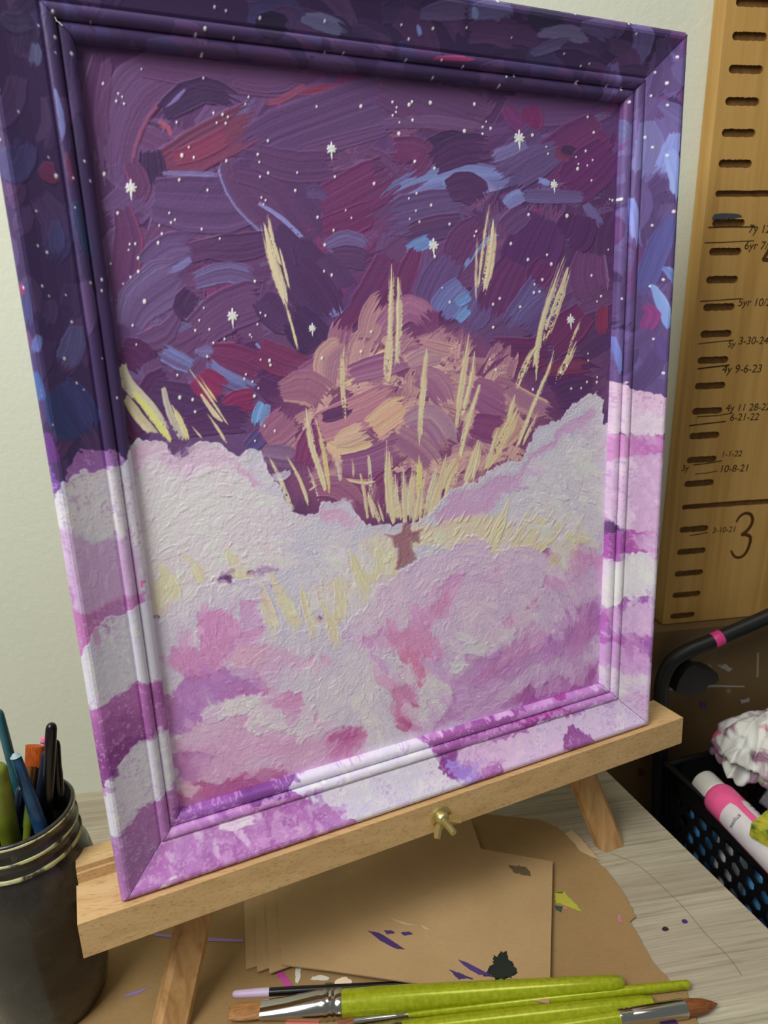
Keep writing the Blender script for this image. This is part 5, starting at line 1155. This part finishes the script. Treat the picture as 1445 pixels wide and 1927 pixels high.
bm = bmesh.new(); lathe(bm, jc+Vector((0, 0, .0075)), jc+ZA, [(0, .031), (.042, .0405), (.043, .0405)], 40); obj('paint_water', bm, plain('murky_water', (24, 22, 22), .1, .5), jr, 'murky dark paint water', True)
jg = 'paintbrushes standing in the jar'
def jb(label, t0, Y0, t1, Y1, rt, rb, mat, head=None, hm=None, dab=None):
    a = wl(*t0, Y0); b = wl(*t1, Y1); d = (b-a).normalized(); L = 0
    while L < .3:
        q = a+d*L; rr = (q-jc).xy.length
        if q.z < .165 and (rr > (.0385 if .05 < q.z < .11 else .0310) - rb or q.z < .012+rb): break
        L += .001
    r = empty('paintbrush', tuple(a+d*L), label, 'paintbrush', jg)
    bm = bmesh.new()
    if head is None:
        lathe(bm, a, b, [(0, .0003), (.0007, rt*.55), (.002, rt*.85), (.0045, rt), (.02, rt*1.05), (L*.5, (rt+rb)/2), (L, rb)], 20); obj('handle', bm, mat, r, None, True, .8)
        if dab:
            bm = bmesh.new(); lathe(bm, a, b, [(-.0003, .0003), (.0004, rt*.62), (.002, rt*.93), (dab[0], rt*1.1)], 20); obj('dipped_end', bm, plain('dried_paint', dab[1]), r, dab[2], True)
    else:
        bm.free(); hl, fl_ = head
        bm = bmesh.new(); lathe(bm, a, b, [(0, rt, .3, 1.0), (.001, rt, .38, 1), (hl, rt*.95, .4, 1)], 24, up=(0, 1, 0)); obj('bristles', bm, hm, r, 'orange flat bristles', True)
        bm = bmesh.new(); lathe(bm, a, b, [(hl-.001, rt*.8, .5, 1.05), (hl+.004, rt*.8, .5, 1.05), (hl+fl_, rb*1.1)], 24, up=(0, 1, 0)); obj('ferrule', bm, COPPER, r, 'copper ferrule', True)
        bm = bmesh.new(); lathe(bm, a, b, [(hl+fl_-.001, rb), (L, rb*.7)], 16); obj('handle', bm, mat, r, None, True)
TEAL = plain('teal_lacquer', (40, 92, 104), .35, .5, 0, .3, 90); BLUE = plain('blue_lacquer', (30, 68, 104), .3, .5, 0, .35, 70); NAVY = plain('navy_lacquer', (26, 38, 62), .3, .5, 0, .25); OLIVE = plain('olive_green_lacquer', (104, 116, 30), .35, .5, 0, .3)
jb('teal brush handle leaning out at the left edge above the jar', (-4, 1335), -.225, (33, 1478), -.222, .0030, .0036, TEAL)
jb('fat olive green brush handle at the far left of the jar', (-6, 1440), -.262, (22, 1590), -.250, .0058, .0064, OLIVE)
jb('blue paint chipped brush handle leaning left in front of the orange bristles', (28, 1418), -.250, (76, 1555), -.252, .0032, .0046, BLUE, dab=(.0022, (150, 170, 180), 'pale paint on the end'))
jb('short navy blue brush handle behind the chipped blue one', (41, 1478), -.240, (28, 1585), -.246, .0032, .0036, NAVY)
jb('flat orange bristled brush with copper ferrule standing bristles up in the jar', (66, 1403), -.222, (60, 1480), -.225, .0062, .0036, OLIVE, (.0155, .016), ORANGE)
jb('pink tipped brush handle just left of the tallest black one', (85, 1384), -.218, (76, 1500), -.226, .0028, .0030, BLUE, dab=(.009, (224, 110, 150), 'pink painted tip'))
jb('tallest black brush handle in the jar', (97, 1360), -.236, (88, 1530), -.240, .0036, .0046, BLK)
jb('dark navy brush handle leaning behind the tallest black one', (86, 1412), -.230, (72, 1520), -.236, .0026, .0034, NAVY)
jb('shorter black brush handle at the right rim of the jar', (105, 1392), -.228, (112, 1525), -.232, .0028, .0040, BLK)

# ============================================================ CART, BASKET, CONTENTS
HY = -.058
ct = empty('utility_cart', (.4, -.24, -.632), 'black metal rolling cart with curved tube handle beside the table', 'cart')
hp = [wl(1236, 1560, HY), wl(1239, 1480, HY), wl(1243, 1380, HY), wl(1243, 1320, HY), wl(1247, 1280, HY), wl(1262, 1248, HY), wl(1292, 1226, HY), wl(1345, 1204, HY), wl(1395, 1182, HY), wl(1445, 1160, HY), wl(1500, 1136, HY)]
x0 = hp[0].x; xr = .52
top = hp[-1]; hp2 = [Vector((x0, HY, -.60)), Vector((x0, HY, -.3))]+hp+[Vector((xr-.04, HY, top.z+.01)), Vector((xr, HY, top.z-.03)), Vector((xr, HY, 0)), Vector((xr, HY, -.3)), Vector((xr, HY, -.60))]
bm = bmesh.new(); tube(bm, hp2, .0078, 16, 6); obj('handle_tube', bm, BLACKM, ct, None, True)
for xx in (x0+.006, xr):
    bm = bmesh.new(); tube(bm, [(xx+.0, -.46, -.60), (xx, -.46, -.03)], .0078, 14, 2); obj('post', bm, BLACKM, ct, None, True)
for zz in (-.135, -.36, -.58):
    bm = bmesh.new(); box(bm, x0-.004, xr+.006, -.468, -.05, zz-.006, zz); box(bm, x0-.008, x0-.004, -.468, -.05, zz-.006, zz+.03); bevel(bm, .001, 1); obj('shelf', bm, BLACKM, ct)
for xx, yy in ((x0, HY), (xr, HY), (x0, -.46), (xr, -.46)):
    bm = bmesh.new(); lathe(bm, (xx-.008, yy, -.612), (xx+.008, yy, -.612), [(0, .018), (.002, .0195), (.014, .0195), (.016, .018)], 24); obj('caster_wheel', bm, BLACKP, ct, None, True)
# dark clamp on the handle
c0 = wl(1298, 1262, HY-.004); bm = bmesh.new()
P = [(1254, 1286), (1262, 1262), (1276, 1242), (1288, 1236), (1302, 1244), (1318, 1246), (1332, 1252), (1334, 1264), (1326, 1272), (1314, 1274), (1308, 1288), (1290, 1292), (1268, 1292)]
prism(bm, [wl(x, y, HY+.008) for x, y in P], [wl(x, y, HY+.008)+Vector((0, -.018, 0)) for x, y in P]); bevel(bm, .003, 3, .5); obj('handle_bracket', bm, BLACKM, ct, 'dark bracket under the handle', True, 1.2)
pa = wl(1341, 1206, HY); pb = wl(1357, 1199, HY); bm = bmesh.new(); lathe(bm, pa, pb, [(0, .0079), (.0005, .0083), ((pb-pa).length, .0083), ((pb-pa).length+.0005, .0079)], 20); obj('paint_dab', bm, plain('hot_pink_paint', (226, 64, 140), .4), ct, 'hot pink paint dab', True)

# basket with hexagonal holes
bk = empty('plastic_basket', (.39, -.24, -.134), 'black plastic basket with hexagonal holes on the cart, full of craft paints', 'basket')
c_a = Vector((.2447, -.072, .0)); e1 = Vector((.0211, -.136, 0)).normalized(); e2 = Vector((-e1.y, e1.x, 0)).normalized()
if e2.x < 0: e2 = -e2
BL_, BW_ = .37, .25; BH = .13
def hexpanel(o, e, Ln, inward, name, lab=None):
    """a panel of honeycomb: each cell a ring round its hole, solid bands above and below"""
    dn = (Vector((0, 0, -1))+inward*.09).normalized(); pit = .0182; R = pit/math.sqrt(3); hr = R*.64; bm = bmesh.new()
    rows = 5; top = .024; ncol = int((Ln-.012)/pit); rowh = R*1.5*1.06
    def P(x, y): return o+e*x+dn*y
    for r in range(rows):
        for c in range(ncol-(r % 2)):
            cx = .010+pit*(c+.5+.5*(r % 2)); cy = top+R+r*rowh
            oo = [(cx+R*1.0*math.sin(k*math.pi/3), cy-R*1.06*math.cos(k*math.pi/3)) for k in range(6)]
            ii = [(cx+hr*math.sin(k*math.pi/3), cy-hr*1.15*math.cos(k*math.pi/3)) for k in range(6)]
            A_ = [bm.verts.new(P(*q)) for q in oo]; B_ = [bm.verts.new(P(*q)) for q in ii]
            for k in range(6): bm.faces.new((A_[k], A_[(k+1) % 6], B_[(k+1) % 6], B_[k]))
    bmesh.ops.remove_doubles(bm, verts=bm.verts, dist=.0002)
    yb = top+R*.9+ (rows-1)*rowh+R*.3
    def quad(x0, y0, x1, y1): bm.faces.new([bm.verts.new(P(*q)) for q in ((x0, y0), (x1, y0), (x1, y1), (x0, y1))])
    quad(0, 0, Ln, top+R*.52); quad(0, yb, Ln, BH); quad(0, 0, .0105+pit*.5*.98, BH); quad(Ln-.02, 0, Ln, BH)
    g = bmesh.ops.extrude_face_region(bm, geom=bm.faces[:]); vs = [v for v in g['geom'] if isinstance(v, bmesh.types.BMVert)]
    bmesh.ops.translate(bm, verts=vs, vec=inward*.0022)
    return obj(name, bm, BLACKP, bk, lab)
hexpanel(c_a, e1, BL_, e2, 'side_panel'); hexpanel(c_a, e2, BW_, e1, 'side_panel')
hexpanel(c_a+e2*BW_, e1, BL_, -e2, 'side_panel'); hexpanel(c_a+e1*BL_, e2, BW_, -e1, 'side_panel')
bm = bmesh.new()
cs4 = [c_a, c_a+e1*BL_, c_a+e1*BL_+e2*BW_, c_a+e2*BW_]; ctr = sum(cs4, Vector())/4
prism(bm, [ctr+(q-ctr)*.93+Vector((0, 0, -BH)) for q in cs4], [ctr+(q-ctr)*.93+Vector((0, 0, -BH+.003)) for q in cs4]); obj('basket_floor', bm, BLACKP, bk)
for i in range(4):
    a, b = cs4[i], cs4[(i+1) % 4]; bm = bmesh.new(); d = (b-a).normalized(); tube(bm, [a-d*.002+Vector((0, 0, .001)), b+d*.002+Vector((0, 0, .001))], .0036, 10, 2); obj('rim', bm, BLACKP, bk, None, True)

WHITEP = plain('white_plastic', (214, 212, 206), .35, .5); LABEL = plain('white_label', (212, 206, 208), .5)
def bottle(label, cap, dirn, Lb, R, colr, rough=.35, capc=None, lab=True, group='craft paint bottles in the basket', txt=False, upv=(0, 0, 1)):
    cap = Vector(cap); d = Vector(dirn).normalized(); e = cap+d*Lb
    r = empty('paint_bottle', tuple((cap+e)/2-Vector((0, 0, R))), label, 'paint bottle', group)
    bm = bmesh.new(); rc = R*.82; lathe(bm, cap, e, [(0, rc*.90), (.0008, rc*.97), (.003, rc), (.020, rc*1.02), (.021, rc*.98)], 32); obj('cap', bm, capc or WHITEP, r, None, True, .5)
    body = plain('paint_filled_plastic', colr, rough, .5)
    bm = bmesh.new(); lathe(bm, cap, e, [(.0205, rc*.9), (.021, rc*.98), (.0235, R*.93), (.027, R), (Lb-.004, R), (Lb-.001, R*.94), (Lb, R*.8)], 36); obj('bottle_body', bm, body, r, None, True, .5)
    if lab:
        bm = bmesh.new(); lathe(bm, cap, e, [(.040, R+.0001), (.040, R+.0004), (Lb-.010, R+.0004), (Lb-.010, R+.0001)], 36); obj('label_band', bm, LABEL, r, 'white paper label', True, .5)
    return r, d
pa = on(1322, 1470, .004); pb = on(1440, 1590, .0)
r, d = bottle('bright pink craft paint bottle with white cap lying on top of the basket', pa, pb-pa, .125, .0172, (240, 96, 152), lab=False)
# label with barcode-like lettering on the pink bottle, facing up
bx = d; by = (Vector((0, 0, 1))-d*d.z).normalized(); bz = bx.cross(by)
bm = bmesh.new(); rows = []
for i in range(10):
    for_a = -1.9+3.2*i/9.0
    rows.append(for_a)
def cyl(x, a, rr=.01755): return pa+bx*x+(by*math.cos(a)+bz*math.sin(a))*rr
for x_0, x_1, a0, a1 in ((.048, .115, .35, 1.9), (.050, .115, -1.5, -.05)):
    bm = bmesh.new(); G_ = [[bm.verts.new(cyl(x_0+(x_1-x_0)*j/4+(.006 if i in (0, 12) and j == 0 else 0), a0+(a1-a0)*i/12, rr)) for j in range(5)] for rr in (.01745, .0175) for i in range(13)]
    for i in range(12):
        for j in range(4): bm.faces.new((G_[13+i][j], G_[13+i+1][j], G_[13+i+1][j+1], G_[13+i][j+1]))
    obj('label_panel', bm, LABEL, r, 'pale pink and white label', True)
def curvetext(s, x, a, size):
    cu = bpy.data.curves.new('t', 'FONT'); cu.body = s; cu.size = size; cu.extrude = .00005
    to = bpy.data.objects.new('t', cu); COL.objects.link(to); bpy.context.view_layer.update()
    me = bpy.data.meshes.new_from_object(to.evaluated_get(bpy.context.evaluated_depsgraph_get())); bpy.data.objects.remove(to)
    me.materials.clear()
    for v in me.vertices: v.co = cyl(x+v.co.y, a+v.co.x/.0176, .0177+v.co.z)
    link('label_text', me, plain('black_print', (30, 26, 30)), r)
curvetext('870J0996', .062, .55, .0045)
for k in range(6): curvetext('mn ollcn tavo', .056+.0055*k, -1.35, .003)
# others, standing or lying in the basket against the table side
BLUEP = (84, 160, 222)
items = [(.030, .022, -.104, BLUEP, 'sky blue craft paint bottle nearest the basket corner, seen through the holes'), (.072, .022, -.100, (196, 200, 200), 'white craft paint bottle behind the holes next to the corner blue one'), (.112, .022, -.103, BLUEP, 'sky blue craft paint bottle standing mid-side behind the holes'),
         (.152, .022, -.100, (84, 150, 206), 'pale blue craft paint bottle just right of the middle of the basket side'), (.192, .023, -.102, (205, 210, 206), 'white craft paint bottle at the right end of the visible holes'), (.232, .024, -.100, (150, 160, 168), 'grey craft paint bottle at the frame edge behind the holes')]
for s_, off, zb, c, lab in items:
    base = c_a+e1*s_+e2*(off+.010)+Vector((0, 0, -.126))
    bottle(lab, base+Vector((0, 0, .1)), (0, 0, -1), .098, .0165, c, capc=plain('bottle_cap', tuple(min(255, x*.9) for x in c)), lab=False)
base = on(1440, 1490, -.012); bottle('purple paint bottle with pale smeared cap beside the pink one', base, (.5, -.62, -.25), .08, .017, (88, 50, 100), capc=plain('smeared_cap', (150, 146, 152), .5, .5, 0, .4, 120), lab=False)
# yellow green painted block
y0 = on(1412, 1548, .028); yb = empty('painted_wood_block', tuple(y0+Vector((.02, -.02, -.012))), 'small wooden block smeared with yellow and green paint in the basket', 'block')
m = N('yellow_green_smears', .55, .4); g = m.noise(m.obj((1, 1, 1)), 90, 4); m.col(m.ramp(g, [(.38, lin((70, 110, 44))), (.5, lin((176, 176, 50))), (.66, lin((200, 190, 60)))])); 
dx = (on(1470, 1500, .03)-on(1412, 1548, .03)).normalized(); dy = Vector((-dx.y, dx.x, 0)); dy = dy if dy.y < 0 else -dy
bm = bmesh.new(); Q = [y0, y0+dx*.06, y0+dx*.06+dy*.04, y0+dy*.04]; prism(bm, [v+Vector((0, 0, -.016)) for v in Q], Q); bmesh.ops.recalc_face_normals(bm, faces=bm.faces); bevel(bm, .0015, 2); obj('block', bm, m.m, yb)
# crumpled paper towel
def towel_mat():
    m = N('stained_paper_towel', .9, .15); v = m.obj(); g = m.noise(v, 20, 4, .6, .8); g2 = m.noise(m.obj(loc=(3, 1, 2)), 34, 4, .6, .5); f = m.noise(v, 900, 2)
    c = m.mix(m.ramp(g, [(.46, (0, 0, 0)), (.56, (.85,)*3)]), lin((222, 222, 216)), lin((122, 58, 104)))
    c = m.mix(m.ramp(g2, [(.60, (0, 0, 0)), (.7, (.85,)*3)]), c, lin((150, 164, 120))); g3 = m.noise(m.obj(loc=(7, 5, 1)), 30, 3)
    c = m.mix(m.ramp(g3, [(.62, (0, 0, 0)), (.7, (.9,)*3)]), c, lin((190, 60, 100))); m.col(c); m.bump(f, .4, .0008); return m.m
TP_ = [(1338, 1392), (1352, 1362), (1366, 1345), (1396, 1318), (1420, 1305), (1460, 1290), (1520, 1310), (1530, 1400), (1500, 1455), (1445, 1468), (1418, 1455), (1398, 1452), (1372, 1438), (1352, 1420)]
ctr = on(1430, 1385, .040); rim = [on(x, y, .030+.008*math.sin(i*1.7)) for i, (x, y) in enumerate(TP_)]
for q in rim: q.y = min(q.y, -.05)
def rimat(t):
    t = t % 1*len(rim); i = int(t); f = t-i; return rim[i].lerp(rim[(i+1) % len(rim)], f)
def crump(layers, seed, lift):
    bm = bmesh.new(); NR, NA = 22, 110; R = []
    for i in range(NR+1):
        row = []
        for k in range(NA):
            f = i/NR; q = ctr.lerp(rimat(k/NA), f); a = k/NA*6.283
            h = .022*(1-f*f)+lift
            nz = mnoise.noise(q*38+Vector((seed, 0, 0)))*.012-abs(mnoise.noise(q*60+Vector((0, seed, 0))))*.012+mnoise.noise(q*190)*.0016
            row.append(bm.verts.new(q+Vector((mnoise.noise(q*80)*.004, mnoise.noise(q*80+Vector((5, 5, 5)))*.004, h+nz))))
            if i == 0: break
        R.append(row)
    for k in range(NA): bm.faces.new((R[0][0], R[1][k], R[1][(k+1) % NA]))
    for i in range(1, NR):
        for k in range(NA): bm.faces.new((R[i][k], R[i+1][k], R[i+1][(k+1) % NA], R[i][(k+1) % NA]))
    return bm
tw = empty('paper_towel', tuple(ctr-Vector((0, 0, .03))), 'crumpled white paper towel stained purple, pink and green on the basket', 'paper towel')
TM = towel_mat()
for sd, lf in ((1.3, .004), (7.7, -.012)):
    o = obj('towel_layer', crump(1, sd, lf), TM, tw, None, True, 1.4, False); md = o.modifiers.new('s', 'SOLIDIFY'); md.thickness = .0007
# things under the towel that hold it up
for s_, tt, c, lab in ((.10, .10, (120, 66, 120), 'mauve craft paint bottle under the paper towel'), (.06, .16, (170, 170, 176), 'grey craft paint bottle under the rear of the towel')):
    base = c_a+e1*s_+e2*tt+Vector((0, 0, -.126)); bottle(lab, base+Vector((0, 0, .125)), (0, 0, -1), .123, .0165, c, capc=plain('bottle_cap', c), lab=True)
